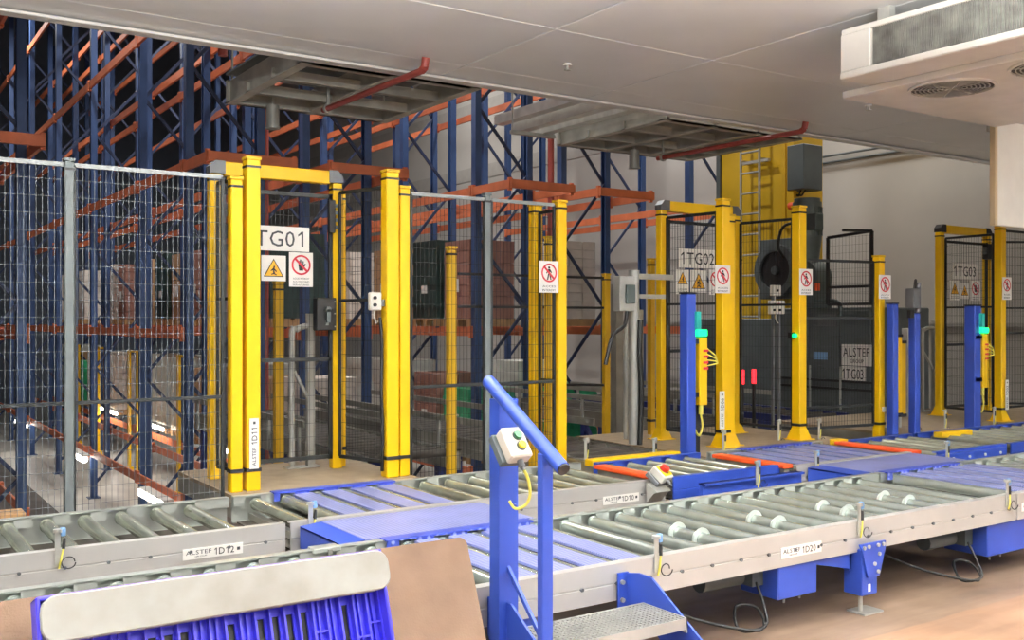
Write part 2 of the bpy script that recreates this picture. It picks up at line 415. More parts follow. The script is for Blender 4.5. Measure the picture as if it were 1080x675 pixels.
ZF0 = -1.45
for (x, y, z0, lab) in ((3.38, 10.55, 4.4, 'dark red vertical riser pipe left of the first steel grid'), (9.1, 12.5, 2.4, 'thin red vertical riser pipe among the blue racks left of the second gate'), (4.85, 13.3, ZF0, 'red vertical riser pipe behind the first gate')):
    solo('riser_pipe', MB().cyl((x, y, z0), (x, y, 9), .05, 8), 'redpipe', lab, 'pipe')
for (x, y) in UNSEEN_DOCK_LAMPS:  # housings for the unseen dock lamps, the near ones added as ceiling fill
    t = thing('unseen_ceiling_lamp', 'unseen white batten lamp under the dock ceiling', 'lamp', (x, y, 3.4), 'dock ceiling lamps')
    part('housing', MB().box(x-.78, y-.05, LZ-.02, x+.78, y+.05, LZ+.03), 'white', t)
    for d in (-.6, .6): part('rod', MB().cyl((x+d, y, LZ+.03), (x+d, y, ZC), .006, 6), 'galv', t)
for (x, y, z) in HALL_LAMPS[:6]:
    t = thing('hall_lamp', 'batten lamp hung high above a rack aisle', 'lamp', (x, y, z), 'hall aisle lamps')
    part('housing', MB().box(x-.1, y-.7, z+.02, x+.1, y+.7, z+.1), 'white', t)
    part('rod', MB().cyl((x, y, z+.1), (x, y, 14), .01, 6), 'galv', t)

# ================================================================== RACKS
ZF = -1.45; RH = 9.5
FR = [12.66, 14.95, 18.3, 21.6, 24.9, 28.2, 31.5]
LV = [-.65, 1.42, 3.5, 5.6, 7.7]
def mesh_of(name, mb, m): return mb.mesh(name, m)
UPR = MB().prism([(-.06, -.05), (.06, -.05), (.06, .05), (.035, .05), (.035, -.03), (-.035, -.03), (-.035, .05), (-.06, .05)], 'z', ZF, RH)
up_me = mesh_of('upright', UPR, 'rackblue'); foot_me = mesh_of('foot_plate', MB().box(-.11, -.1, ZF, .11, .1, ZF+.012), 'rackblue')
beam_me = {}
def rack(label, x0, x1, end_beam=True, levels=LV, frames=FR, spine=False):
    t = thing('pallet_rack', label, 'rack', ((x0+x1)/2, frames[0], ZF))
    xa, xc = x0+.06, x1-.06
    for y in frames:
        for x, s in ((xa, 0), (xc, 1)):
            u = link('upright', up_me, (x, y, 0), t, (0, 0, math.pi/2 if s else -math.pi/2))
            link('foot_plate', foot_me, (x, y, 0), u)
        key = ('br', round(x1-x0, 2))
        if key not in beam_me:
            d = (x1-x0)/2-.08
            beam_me[key] = (mesh_of('brace', MB().bar((-d, 0, -.5), (d, 0, .5), .03, .045), 'brace'), mesh_of('brace', MB().bar((-d, 0, .5), (d, 0, -.5), .03, .045), 'brace'))
        z = ZF+.75; k = 0
        while z < RH-.6:
            link('brace', beam_me[key][k % 2], ((x0+x1)/2, y+(.02 if k % 2 else -.02), z), t); z += 1.0; k += 1
    ys = [11.62]+frames if end_beam else frames
    for z in levels:
        for i in range(len(ys)-1):
            if ys[i] == 11.62 and abs(z-3.5) > .1: continue
            ln = round(ys[i+1]-ys[i], 2)
            if ln not in beam_me:
                h = ln/2-.01
                beam_me[ln] = mesh_of('beam', MB().prism([(-.02, -.06), (.02, -.06), (.02, .045), (.008, .045), (.008, .06), (-.02, .06)], 'y', -h, h).box(-.026, -h, -.09, .026, -h+.05, .09).box(-.026, h-.05, -.09, .026, h, .09), 'rackorange')
            for x in (x0-.012, x1+.012): link('beam', beam_me[ln], (x, (ys[i]+ys[i+1])/2, z), t)
    if end_beam: part('end_beam', MB().box(x0-.03, 11.58, 3.44, x1+.03, 11.63, 3.56), 'rackorange', t)
    return t
rack('blue and orange pallet rack at the far left edge behind the fence', .75, 1.79, frames=FR[:4])
rack('blue and orange pallet rack seen through the left fence, facing the lit aisle', 3.57, 4.60)
rack('blue and orange pallet rack standing behind the first gate', 5.10, 6.12)
rack('blue and orange pallet rack behind the fence between first and second gates', 7.79, 8.84, frames=FR[:5])
rack('blue and orange pallet rack left of the second gate with white carton stack', 9.37, 10.37, frames=FR[:4])
rack('blue and orange pallet rack against the pale right wall behind the second gate', 12.1, 13.15, end_beam=False, frames=[12.66, 14.95, 18.3], levels=LV[:3])
# back-to-back spacers as cross ties of their racks are left to the frames
# low tubes along the rack feet
for k, y in enumerate((13.55, 18.6, 25.0)):
    t = thing('tube_lamp', ('nearest', 'middle', 'farthest')[k]+' glowing white tube lamp under the lowest beam of the left rack', 'lamp', (3.42, y, -.8), 'tube lamps along the left aisle')
    part('tube', MB().cyl((3.42, y-.6, -.74), (3.42, y+.6, -.74), .06, 10), 'lamp', t)
    part('holder', MB().box(3.39, y-.62, -.70, 3.52, y+.62, -.67), 'white', t)
    area('tube_light', (3.42, y, -.79), .06, 1.2, 9, (1, .98, .94))
for k, y in enumerate((15.6, 19.8, 23.5)):
    t = thing('tube_lamp', ('nearest', 'middle', 'farthest')[k]+' glowing tube lamp on the rack behind the left aisle', 'lamp', (4.95, y, -.5), 'tube lamps between the back-to-back racks')
    part('tube', MB().cyl((4.95, y-.9, -.42), (4.95, y+.9, -.42), .03, 8), 'lamp', t)
    part('holder', MB().box(4.97, y-.9, -.4, 5.08, y+.9, -.37), 'white', t)
    area('tube_light', (4.9, y, -.46), .06, 1.8, 7, (1, .98, .94))
# yellow post frames in the left aisle
for k, (x, y) in enumerate(((4.85, 26.5), (4.85, 23.6), (4.85, 20.7), (4.86, 17.2))):
    t = thing('yellow_barrier', 'thin yellow guard frame among the rack feet, %s from the near end' % ('fourth', 'third', 'second', 'first')[k], 'guard', (x, y, ZF))
    for dy in (-.35, .35): part('post', MB().box(x-.03, y+dy-.03, ZF, x+.03, y+dy+.03, 1.0).box(x-.07, y+dy-.07, ZF, x+.07, y+dy+.07, ZF+.1), 'yellow', t)
    part('top_bar', MB().box(x-.02, y-.35, .96, x+.02, y+.35, 1.0), 'yellow', t)

# pallet loads --------------------------------------------------------------
pal_mb = MB()
for k in range(5): pal_mb.box(-.4+k*.175, -.5, .10, -.3+k*.175, .5, .12)
pallet_me = None
def wood_pallet_mesh():
    m = MB()
    for k in range(5): m.box(-.42+k*.18, -.4, .115, -.30+k*.18, .4, .14)
    for k in range(3): m.box(-.42, -.4+k*.35, .02, .42, -.3+k*.35, .115)
    return m.mesh('pallet', 'wood')
def cartons_mesh(nx, ny, nz, mname, sx=.82, sy=.76, h=1.2):
    m = MB(); dx, dy, dz = sx/nx, sy/ny, h/nz
    for i in range(nx):
        for j in range(ny):
            for k in range(nz):
                if 0 < i < nx-1 and 0 < j < ny-1 and k < nz-1: continue
                e = random.uniform(-.006, .006)
                m.box(-sx/2+i*dx+.006+e, -sy/2+j*dy+.006, .145+k*dz, -sx/2+(i+1)*dx-.006+e, -sy/2+(j+1)*dy-.006, .145+(k+1)*dz-.007)
    return m.mesh('cartons', mname)
def wrap_mesh(mname, h=1.3):
    m = MB(); n = 7
    for k in range(n):
        z0 = .145+h*k/n; b = .01*(k % 2)
        m.box(-.42-b, -.38-b, z0, .42+b, .38+b, z0+h/n)
    return m.mesh('wrap', mname)
PALME = wood_pallet_mesh()
KIND = {'brown': ('brown cartons', cartons_mesh(3, 2, 5, 'carton_brown')), 'red': ('dark red cartons', cartons_mesh(4, 3, 7, 'carton_red')),
        'white': ('white cartons', cartons_mesh(3, 3, 9, 'carton_white', h=1.25)), 'green': ('green wrapped bottles', wrap_mesh('wrap_green', 1.0)),
        'pale': ('pale wrapped goods', wrap_mesh('wrap_pale', 1.35)), 'dark': ('dark wrapped goods', wrap_mesh('wrap_dark', 1.25))}
tag_me = MB().box(-.428, -.09, .55, -.424, .09, .75).mesh('load_tag', 'signwhite')
def load(kind, x, y, z, where):
    d, me = KIND[kind]
    t = thing('pallet_load', 'pallet of '+d+', '+where, 'pallet load', (x, y, z), 'pallet loads on the racks')
    link('pallet', PALME, (x, y, z), t); link('goods', me, (x, y, z), t); link('load_tag', tag_me, (x, y, z), t)
kinds = list(KIND)
def bay_ys():
    for i in range(len(FR)-1):
        n = 2 if i == 0 else 3
        for k in range(n): yield i, k, FR[i]+(FR[i+1]-FR[i])*(k+.5)/n
ORD = ('first', 'second', 'third', 'fourth', 'fifth', 'sixth'); SLOT = ('near', 'middle', 'far')
for (x, nm, occ) in ((5.6, 'rack behind first gate', {-.65: .95, 1.42: .5}),):
    for z, p in occ.items():
        for i, k, y in bay_ys():
            if random.random() < p:
                ks = ['pale', 'white', 'pale', 'brown', 'green', 'pale'] if z < 0 else ['brown', 'red', 'brown', 'dark', 'white']
                load(random.choice(ks), x, y, z+.06, SLOT[k]+' slot of '+ORD[i]+' bay, '+('lowest' if z < 0 else 'second')+' level, '+nm)
for (k, x, y, z, w) in (('white', 9.87, 13.25, 1.48, 'second level left of the second gate'), ('green', 9.87, 13.25, -.59, 'lowest level left of the second gate'),
                        ('pale', 9.87, 14.3, -.59, 'lowest level left of the second gate'), ('red', 8.3, 13.3, 1.48, 'on the second beams behind the fence post'),
                        ('dark', 8.3, 14.3, 1.48, 'on the second beams behind the fence post'), ('green', 8.3, 13.3, -.59, 'on the lowest beams behind the fence post'),
                        ('red', 8.3, 14.3, -.59, 'on the lowest beams behind the fence post'), ('pale', 8.3, 15.8, -.59, 'on the lowest beams behind the fence post'),
                        ('pale', 8.3, 16.9, -.59, 'on the lowest beams deeper behind the fence'), ('brown', 8.3, 15.8, 1.48, 'on the second beams deeper behind the fence'),
                        ('white', 8.3, 17.6, 1.48, 'on the second beams deeper behind the fence'), ('dark', 9.87, 16.6, 1.48, 'on the second beams deeper behind the fence')):
    load(k, x, y, z, w)

# ================================================================== CONVEYORS
PITCH = .1975; ZT = .51; RR = .037
_roll = {}
def roller_mesh(ln, m, rings=None):
    key = (round(ln, 3), m)
    if key not in _roll:
        mb = MB().cyl((0, -ln/2, 0), (0, ln/2, 0), RR, 18)
        for s in (-1, 1): mb.cyl((0, s*ln/2, 0), (0, s*(ln/2+.035), 0), .012, 8)
        for s in (-1, 1): mb.cyl((0, s*(ln/2-.012), 0), (0, s*(ln/2+.003), 0), RR+.003, 18)
        _roll[key] = mb.mesh('roller', m)
    return _roll[key]
ring_me = MB().ring((0, 0, 0), (0, 1, 0), .062, .0375, .006, 24).ring((0, .014, 0), (0, 1, 0), .045, .0375, .026, 24).mesh('guide_ring', 'ring')
def rail_mb(x0, x1, y, s, rollers, zt=ZT, h=.165, lip=True):
    """side rail whose outer face is at y; s=+1 when the inside lies towards +y"""
    P = [(0, zt), (0, zt-.083), (.005, zt-.086), (.005, zt-.09), (0, zt-.093), (0, zt-h), (.045, zt-h), (.045, zt-h+.008), (.012, zt-h+.008), (.012, zt-.008), (.05, zt-.008), (.05, zt)]
    m = MB().prism([(y+s*a, b) for a, b in P], 'x', x0, x1)
    if lip:
        xs = sorted(rollers)
        a = x0
        for xr in xs+[x1+.075]:
            b = xr-.075
            if b-a > .02: m.box(a, min(y+s*.046, y+s*.05), zt-.06, b, max(y+s*.046, y+s*.05), zt-.004)
            a = xr+.03
    return m
def bolts(x0, x1, y, z, s=-1, step=.1975):
    m = MB(); x = x0
    while x < x1: m.cyl((x, y, z), (x, y+s*.012, z), .009, 6); x += step
    return m
def conveyor(name, label, x0, x1, y0, y1, xs, rollmat='roller', railmat='rail', topmat=None, near='rail', leg_x=(), zt=ZT, rings=(), plates=None, ringys=(), group=None, plate_mat='fadecheck', guard=None, guard_near=None, far_depth=.165):
    t = thing(name, label, 'conveyor', ((x0+x1)/2, (y0+y1)/2, 0), group)
    part('side_rail', rail_mb(x0, x1, y0, 1, [], zt, lip=False), near, t)
    part('side_rail', rail_mb(x0, x1, y1, -1, xs, zt, h=far_depth), railmat, t)
    if near == 'rail': part('bolt', bolts(x0+.12, x1-.05, y0+.004, zt-.088), 'bracket', t, stuff=True)
    me = roller_mesh(y1-y0-.12, rollmat)
    for i, x in enumerate(xs):
        r = link('roller', me, (x, (y0+y1)/2, zt-.055), t)
        for xr in rings:
            if abs(xr-x) < PITCH/2:
                for ry in ringys: link('guide_ring', ring_me, (x, ry, zt-.055), r)
    for x in leg_x:
        for y in (y0+.02, y1-.1):
            part('leg', MB().box(x-.05, y, .06, x+.05, y+.08, zt-.16).cyl((x, y+.04, .01), (x, y+.04, .06), .01, 8).box(x-.07, y-.03, 0, x+.07, y+.11, .012), 'blue', t)
    if plates:
        for (a, b) in plates:
            for x in [v for v in xs if a <= v <= b]:
                if x+PITCH < x1: part('tread_plate', MB().box(x+.034, y0+.055, zt-.026, x+PITCH-.034, y1-.075, zt-.014), plate_mat, t)
    if guard:
        for (a, b) in guard:
            m = MB().box(a, y1-.075, zt-.004, b, y1+.004, zt+.006)
            xx = [v for v in xs if a-.05 <= v <= b+.05]; p = a
            for v in xx+[b+.05]:
                if v-.05 > p: m.box(p, y1-.075, zt-.05, max(p+.002, min(b, v-.05)), y1-.07, zt)
                p = v+.05
            part('guard_plate', m, 'bluecheck', t)
    part('gap_shade', MB().box(x0+.02, y0+.05, zt-.163, x1-.02, y1-.05, zt-.155), 'gapshade_darkroller', t)  # added dark sheet, puts the shade between rollers into colour
    for x in (x0+.1, x1-.14): part('cross_tie', MB().box(x, y0+.02, zt-.15, x+.04, y1-.02, zt-.11), 'dullsteel', t)
    return t
def roll_xs(a, b, ref=3.74):
    k0 = math.ceil((a+.06-ref)/PITCH); out = []
    while ref+k0*PITCH < b-.06: out.append(ref+k0*PITCH); k0 += 1
    return out
def name_plate(parent_label, code, x, y, z, w=.31, h=.055):
    t = thing('name_plate', parent_label, 'label', (x+w/2, y, z))
    part('plate', MB().box(x, y-.004, z, x+w, y, z+h), 'signwhite', t)
    text_part('ALSTEF', 'ink', t, x+.015, y-.0045, z+.024, w*.42, h*.38)
    text_part('GROUP', 'ink', t, x+.06, y-.0045, z+.010, w*.2, h*.12)
    if code:
        text_part(code, 'inkblack', t, x+w*.52, y-.0045, z+.011, w*.33, h*.62)
        part('square_mark', MB().box(x+w*.9, y-.0052, z+.02, x+w*.95, y-.004, z+.036), 'ink', t)
    return t

CY0, CY1 = 3.47, 4.52
RING = [3.74+k*.5925 for k in range(0, 12)]
x_a = roll_xs(-1.4, 1.9); x_b = roll_xs(1.98, 6.13); x_c = roll_xs(6.15, 9.6)
conveyor('roller_conveyor', 'front roller conveyor section at lower left behind the leaning blue pallet', -1.4, 1.92, CY0, CY1, x_a, railmat='railtop', leg_x=(-.9, .9))
part_c = conveyor('roller_conveyor', 'long front roller conveyor with white guide rings marked 1D20', 1.98, 6.13, CY0, CY1, x_b, railmat='railtop', rings=[v for v in RING if v > 3.2], ringys=(3.80, 3.98),
         plates=[(2.2, 3.05)], guard=[(2.24, 3.12)], leg_x=(2.4,))
conveyor('roller_conveyor', 'front roller conveyor section at the right edge with purple tread plates', 6.15, 9.6, CY0, CY1, x_c, railmat='railtop', rings=[], ringys=(3.80, 3.98), plates=[(6.25, 7.1)], guard=[(6.2, 7.08)], leg_x=(9.0,))
# the big blue support leg seen under the front conveyor
def support_leg(x, lab):
    t = thing('support_leg', lab, 'leg', (x, 3.5, 0))
    part('column', MB().box(x-.085, 3.44, .11, x+.045, 3.56, .36), 'blue', t, .004)
    part('gusset_plate', MB().prism([(x-.12, .395), (x+.1, .395), (x+.1, .36), (x+.045, .21), (x-.05, .21), (x-.10, .36)], 'y', 3.425, 3.437), 'blue', t)
    part('side_bracket', MB().prism([(3.5, .36), (3.5, .24), (4.2, .32), (4.2, .36)], 'x', x-.11, x-.1), 'blue', t)
    part('arm', MB().prism([(x-.1, .345), (x-.1, .25), (x-.42, .32), (x-.42, .345)], 'y', 3.5, 3.512), 'blue', t)
    for (dx, z) in ((-.09, .375), (-.05, .378), (.03, .378), (.075, .378), (.04, .33), (.0, .28), (.03, .235)):
        part('bolt_head', MB().cyl((x+dx, 3.425, z), (x+dx, 3.416, z), .011, 8), 'galv', t)
    part('foot_spindle', MB().cyl((x-.02, 3.5, .01), (x-.02, 3.5, .11), .012, 8), 'galv', t)
    part('foot_plate', MB().box(x-.06, 3.44, 0, x+.1, 3.56, .01), 'galv', t)
    part('sticker', MB().box(x-.035, 3.437, .13, x-.015, 3.44, .17), 'signwhite', t)
support_leg(4.66, 'blue adjustable support leg under the front conveyor near the right')
def drive_box(x0, x1, y0, y1, z0, z1, lab, code=False):
    t = thing('drive_motor', lab, 'motor', ((x0+x1)/2, y0, z0))
    part('cover', MB().box(x0, y0, z0, x1, y1, z1), 'blue', t, .006)
    part('gearbox', MB().box(x0-.08, y0+.1, z0+.06, x0, y1-.02, z1-.01).cyl((x0-.02, y0+.2, z0+.1), (x0-.36, y0+.2, z0+.1), .05, 12), 'charcoal', t)
    part('cable', MB().tube([(x0-.05, y0+.1, z0+.08), (x0-.08, y0+.02, z0-.02), (x0-.15, y0-.05, z0-.09), (x0-.28, y0, z0-.10), (x0-.2, y0+.1, z0-.02), (x0-.1, y0+.05, z0-.03), (x0-.2, y0-.06, z0-.1), (x0-.5, y0+.1, z0-.03), (x0-.75, y0+.3, z0+.1), (x0-.9, y0+.35, z0+.2)], .008), 'cableblack', t)
    part('drain_bolt', MB().cyl((x0+.1, y0+.05, z0), (x0+.1, y0+.05, z0-.035), .007, 6).cyl((x0+.22, y0+.05, z0), (x0+.22, y0+.05, z0-.03), .007, 6), 'galv', t)
drive_box(3.97, 4.27, 3.49, 3.75, .17, .345, 'blue drive motor cover under the label 1D20')
drive_box(5.87, 6.6, 3.5, 3.8, .14, .345, 'blue drive motor cover under the front conveyor at the right edge')
name_plate('white name plate 1D20 on the front conveyor rail', '1D20', 3.965, CY0-.001, .388)
name_plate('white name plate cut by the right frame edge on the front conveyor', '1D', 6.19, CY0-.001, .392)

# second line
DY0, DY1 = 5.15, 6.14
conveyor('roller_conveyor', 'second roller conveyor at left in front of the fence marked 1D12', -1.4, 1.99, DY0, DY1, roll_xs(-1.4, 1.99, 1.95)[::1], rollmat='oldroller', railmat='railtop', leg_x=(-.9, 1.2))
conveyor('roller_conveyor', 'second roller conveyor before the first gate with blue tread plates marked 1D10', 2.02, 4.72, DY0, DY1, roll_xs(2.02, 4.7), rollmat='oldroller', railmat='railtop',
         plates=[(2.2, 3.0)], guard=[(2.27, 3.12)], leg_x=(2.6, 4.3))
name_plate('white name plate 1D12 on the second conveyor rail', '1D12', 1.445, DY0-.001, .382)
name_plate('white name plate 1D10 beside the emergency stop box', '1D10', 4.17, DY0-.001, .382)
conveyor('transfer_conveyor', 'blue framed transfer conveyor between the two orange stop bars', 4.80, 5.88, DY0, DY1-.1, roll_xs(4.8, 5.88), rollmat='oldroller', near='blue', railmat='blue', leg_x=(5.3,))
conveyor('roller_conveyor', 'conveyor before the second gate with faded purple tread plates', 5.96, 7.36, 5.05, 6.0, roll_xs(5.96, 7.36), rollmat='oldroller', railmat='railtop', plates=[(6.0, 7.3)], guard=[(6.3, 7.18)], leg_x=(6.6,))
conveyor('transfer_conveyor', 'blue sided transfer conveyor with white bolts at far right', 7.52, 8.55, 4.92, 5.9, roll_xs(7.52, 8.55), rollmat='oldroller', near='blue', railmat='blue', leg_x=(8.0,))
conveyor('roller_conveyor', 'conveyor at the right edge before the third gate', 8.62, 11.2, 4.92, 5.9, roll_xs(8.62, 11.2), rollmat='oldroller', near='blue', railmat='blue', leg_x=(10.0,))
for (x, y0, y1, lab) in ((4.745, 5.22, 5.9, 'orange stop bar at the end of conveyor 1D10'), (5.92, 5.1, 5.85, 'orange stop bar before the second gate'), (7.44, 5.05, 5.85, 'dull orange stop bar left of the far right transfer conveyor'), (11.25, 5.1, 5.8, 'orange stop bar at the right edge before the third gate')):
    t = thing('stop_bar', lab, 'bar', (x, (y0+y1)/2, .3))
    part('strip', MB().box(x-.055, y0, .485, x+.055, y1, .515), 'orange', t, .006)
    part('support', MB().box(x-.03, y0+.02, .36, x+.03, y1-.02, .485), 'dullsteel', t)
for (x0, x1, y, lab) in ((4.80, 5.72, 6.1, 'yellow edge strip beside the first orange stop bar'), (7.42, 7.56, 5.88, 'short yellow edge block left of the far right transfer'), (8.75, 9.25, 5.72, 'yellow edge strip before the third gate')):
    solo('edge_strip', MB().box(x0, y-.05, .47, x1, y+.05, .525), 'yellow', lab, 'strip', bevel=.006)
# blue deep side beam of the transfer unit
t = thing('side_beam', 'deep blue side beam of the transfer before the second gate', 'beam', (5.4, 5.0, .2))
part('web', MB().box(4.86, 4.93, .3, 5.86, 4.96, .49), 'blue', t); part('flange', MB().box(4.86, 4.90, .475, 5.86, 4.97, .49).box(4.86, 4.90, .3, 5.86, 4.96, .312).box(4.86, 4.915, .395, 5.86, 4.93, .405), 'blue', t)
part('stub_leg', MB().box(5.3, 4.93, 0, 5.38, 5.0, .3), 'blue', t)
t = thing('side_beam', 'blue side plate with white bolts on the far right transfer', 'beam', (8.0, 4.86, .2))
part('plate', MB().box(7.42, 4.84, .36, 8.4, 4.88, .5), 'blue', t, .004)
for k in range(8): part('bolt_head', MB().cyl((7.5+k*.115, 4.84, .40+.06*(k % 2)), (7.5+k*.115, 4.83, .40+.06*(k % 2)), .012, 8), 'signwhite', t)
part('stub_leg', MB().box(7.9, 4.84, 0, 7.98, 4.92, .36), 'blue', t)
# walkway plates between the two lines
def walkway(x0, x1, lab, ya=5.12):
    t = thing('walkway_plate', lab, 'walkway', ((x0+x1)/2, 4.85, 0))
    part('tread', MB().box(x0+.12, 4.56, .49, x1, ya, .505), 'fadecheck', t)
    part('end_flange', MB().prism([(ya, .49), (ya, .37), (4.6, .44), (4.6, .49)], 'x', x0, x0+.012).prism([(x0, .49), (x0+.14, .505), (x0+.14, .495), (x0, .48)], 'y', 4.57, ya), 'blue', t)
    part('side_plate', MB().prism([(x0, .49), (x0+.15, .50), (x0+.45, .44), (x0, .37)], 'y', 4.555, 4.567), 'blue', t)
    for x in (x0+.2, x1-.28): part('leg', MB().box(x, 4.8, 0, x+.08, 4.88, .49), 'blue', t)
walkway(2.06, 3.2, 'purple tread walkway plate between the two conveyors before the first gate')
walkway(6.05, 7.35, 'faded tread walkway plate between the two conveyors before the second gate', 5.03)
# connector between the front sections
t = thing('rail_connector', 'steel connector plate joining the far rails of the front conveyors', 'connector', (1.95, 4.5, .3))
part('plate', MB().box(1.86, 4.45, .495, 2.0, 4.53, .518).box(1.86, 4.522, .4, 2.0, 4.532, .5), 'railtop', t, .003); part('tab', MB().box(1.93, 4.44, .46, 1.95, 4.46, .51), 'dullsteel', t)

# decks under the gates
def deck(x0, x1, y0, y1, lab):
    t = thing('gate_deck', lab, 'platform', ((x0+x1)/2, (y0+y1)/2, 0))
    part('top_plate', MB().box(x0, y0, .425, x1, y1, .45), 'deck', t)
    part('skirt', MB().box(x0, y0, .3, x0+.02, y1, .425).box(x1-.02, y0, .3, x1, y1, .425).box(x0, y0, .3, x1, y0+.02, .425).box(x0, y1-.02, .3, x1, y1, .425), 'dullsteel', t)
    for x in (x0+.08, x1-.16):
        for y in (y0+.08, y1-.16): part('leg', MB().box(x, y, 0, x+.08, y+.08, .425), 'charcoal', t)
deck(2.14, 3.53, 6.17, 7.75, 'brown platform deck inside the first gate')
deck(6.05, 8.1, 6.1, 7.9, 'brown platform deck inside the second gate')
deck(8.9, 13.2, 6.22, 7.85, 'brown platform deck inside the third gate')

# pick and drop conveyors running back into the racks
def pd_conveyor(x0, x1, y0, y1, lab, side='dullsteel'):
    t = thing('chain_conveyor', lab, 'conveyor', ((x0+x1)/2, (y0+y1)/2, 0))
    for (a, b) in ((x0, x0+.05), (x1-.05, x1)):
        part('side_beam', MB().box(a, y0, .28, b, y1, .46).box(a-.01, y0, .445, b+.01, y1, .46).box(a-.008, y0, .36, b+.008, y1, .37), side, t)
    part('guide_rail', MB().box(x0-.03, y0+1.2, .6, x0-.01, y1, .66), 'dullsteel', t)
    part('guide_rail', MB().box(x1+.01, y0+1.2, .6, x1+.03, y1, .66), 'dullsteel', t)
    y = y0+.15; me = MB().cyl((-(x1-x0)/2+.06, 0, 0), ((x1-x0)/2-.06, 0, 0), .035, 10).mesh('roller', 'gapshade_darkroller')
    while y < y1-.1: link('roller', me, ((x0+x1)/2, y, .42), t); y += .2
    for x in (x0, x1-.05):
        for k in range(4):
            yy = y0+.3+(y1-y0-.6)*k/3
            zb = 0 if yy < 8.1 else ZF
            part('leg', MB().box(x, yy, zb, x+.05, yy+.08, .3), 'navy', t)
            if yy > 8.3 and k < 3: part('strut', MB().bar((x+.025, yy+.04, -.3), (x+.025, yy+.5, .28), .04, .04), 'navy', t)
    for k in range(5):
        yy = y0+1.3+(y1-y0-1.5)*k/4
        part('guide_post', MB().box(x0-.03, yy, .3, x0-.005, yy+.04, .62), 'galv', t)
pd_conveyor(5.0, 5.95, 6.3, 12.3, 'dark chain conveyor running back to the racks right of the fence')
pd_conveyor(7.8, 8.75, 8.0, 12.3, 'chain conveyor running back to the racks behind the second gate')
pd_conveyor(9.35, 10.3, 7.95, 12.3, 'blue sided chain conveyor running back beside the dark crane body', 'navy')
pd_conveyor(3.6, 4.55, 7.6, 12.3, 'chain conveyor running back to the racks behind the first fence panel')

# ================================================================== FENCES AND GATES
def wires(mb, p, q, z0, z1, sv=.034, sh=.105, w=.0024):
    p = Vector((p[0], p[1], 0)); q = Vector((q[0], q[1], 0)); L = (q-p).length; d = (q-p)/L; n = Vector((-d.y, d.x, 0))*w
    k = sv/2
    while k < L:
        a = p+d*k; mb.bar(a+Vector((0, 0, z0)), a+Vector((0, 0, z1)), w, w); k += sv
    z = z0+sh/2
    while z < z1:
        mb.bar(p+n+Vector((0, 0, z)), q+n+Vector((0, 0, z)), w, w); z += sh
    return mb
def panel(t, p, q, z0, z1, m='wire', rails=(1.1,), top='wire', sides=True, name='wire_mesh', fw=.02):
    part(name, wires(MB(), p, q, z0, z1), m, t, stuff=True)
    a = Vector((p[0], p[1], 0)); b = Vector((q[0], q[1], 0)); Z = lambda z: Vector((0, 0, z))
    part('top_rail', MB().bar(a+Z(z1), b+Z(z1), fw, fw*1.3), top, t)
    part('bottom_rail', MB().bar(a+Z(z0), b+Z(z0), fw, fw*1.3), 'wire', t)
    for r in rails: part('mid_rail', MB().bar(a+Z(r), b+Z(r), fw, fw*1.1), 'wire', t)
    if sides:
        for e in (a, b): part('side_rail', MB().bar(e+Z(z0), e+Z(z1), fw, fw), 'wire', t)
def post(t, x, y, z0, z1, w, m='yellow', flare=False, band=True, d=None, name='post'):
    d = d or w
    o = part(name, MB().box(x-w/2, y-d/2, z0, x+w/2, y+d/2, z1), m, t, .006)
    part('cap', MB().box(x-w/2-.004, y-d/2-.004, z1, x+w/2+.004, y+d/2+.004, z1+.02), m if m != 'yellow' else 'dullyellow', o)
    part('collar', MB().box(x-w/2-.002, y-d/2-.002, z1-.055, x+w/2+.002, y+d/2+.002, z1-.04), 'black', o)
    if band: part('clamp_band', MB().box(x-w/2-.004, y-d/2-.006, z0+.13, x+w/2+.004, y+d/2+.006, z0+.155), 'black', o)
    if flare:
        b = w/2; f = w/2+.035
        m2 = MB(); vs = [(x-f, y-d/2-.035, z0), (x+f, y-d/2-.035, z0), (x+f, y+d/2+.035, z0), (x-f, y+d/2+.035, z0), (x-b, y-d/2, z0+.11), (x+b, y-d/2, z0+.11), (x+b, y+d/2, z0+.11), (x-b, y+d/2, z0+.11)]
        m2.add(vs, [(0,3,2,1),(4,5,6,7),(0,1,5,4),(1,2,6,5),(2,3,7,6),(3,0,4,7)]); m2.box(x-f-.03, y-d/2-.05, z0, x+f+.03, y+d/2+.05, z0+.008)
        part('base_flare', m2, m, o)
    return o
FY = 6.62
t = thing('safety_fence', 'grey wire mesh fence panel at the far left of the hall', 'fence', (.3, FY, .0))
panel(t, (-.9, FY), (1.15, FY), .2, 2.55, 'greywire', top='greysteel', rails=(1.09,))
post(t, -.95, FY, 0, 2.56, .06, 'greypost', band=False)
t = thing('safety_fence', 'grey wire mesh fence panel left of the first gate', 'fence', (1.7, FY, .0))
panel(t, (1.20, FY), (2.12, FY), .2, 2.55, 'greywire', top='greysteel', rails=(1.09,))
post(t, 1.17, FY, 0, 2.57, .055, 'greypost', band=False)
post(t, 2.205, FY, .45, 2.54, .08)
t = thing('safety_fence', 'grey mesh fence panel right of the first gate', 'fence', (3.8, FY, .0))
panel(t, (3.53, FY), (4.18, FY), .3, 2.54, 'wire', top='greysteel')
post(t, 3.465, FY, .45, 2.57, .08)
t = thing('safety_fence', 'grey mesh fence panel ending at the yellow corner post with a sign', 'fence', (4.55, FY, .0))
panel(t, (4.24, FY), (4.85, FY), .3, 2.54, 'wire', top='greysteel')
post(t, 4.2, FY, 0, 2.57, .05, 'greypost', band=False)
post(t, 4.91, FY, .0, 2.56, .085)
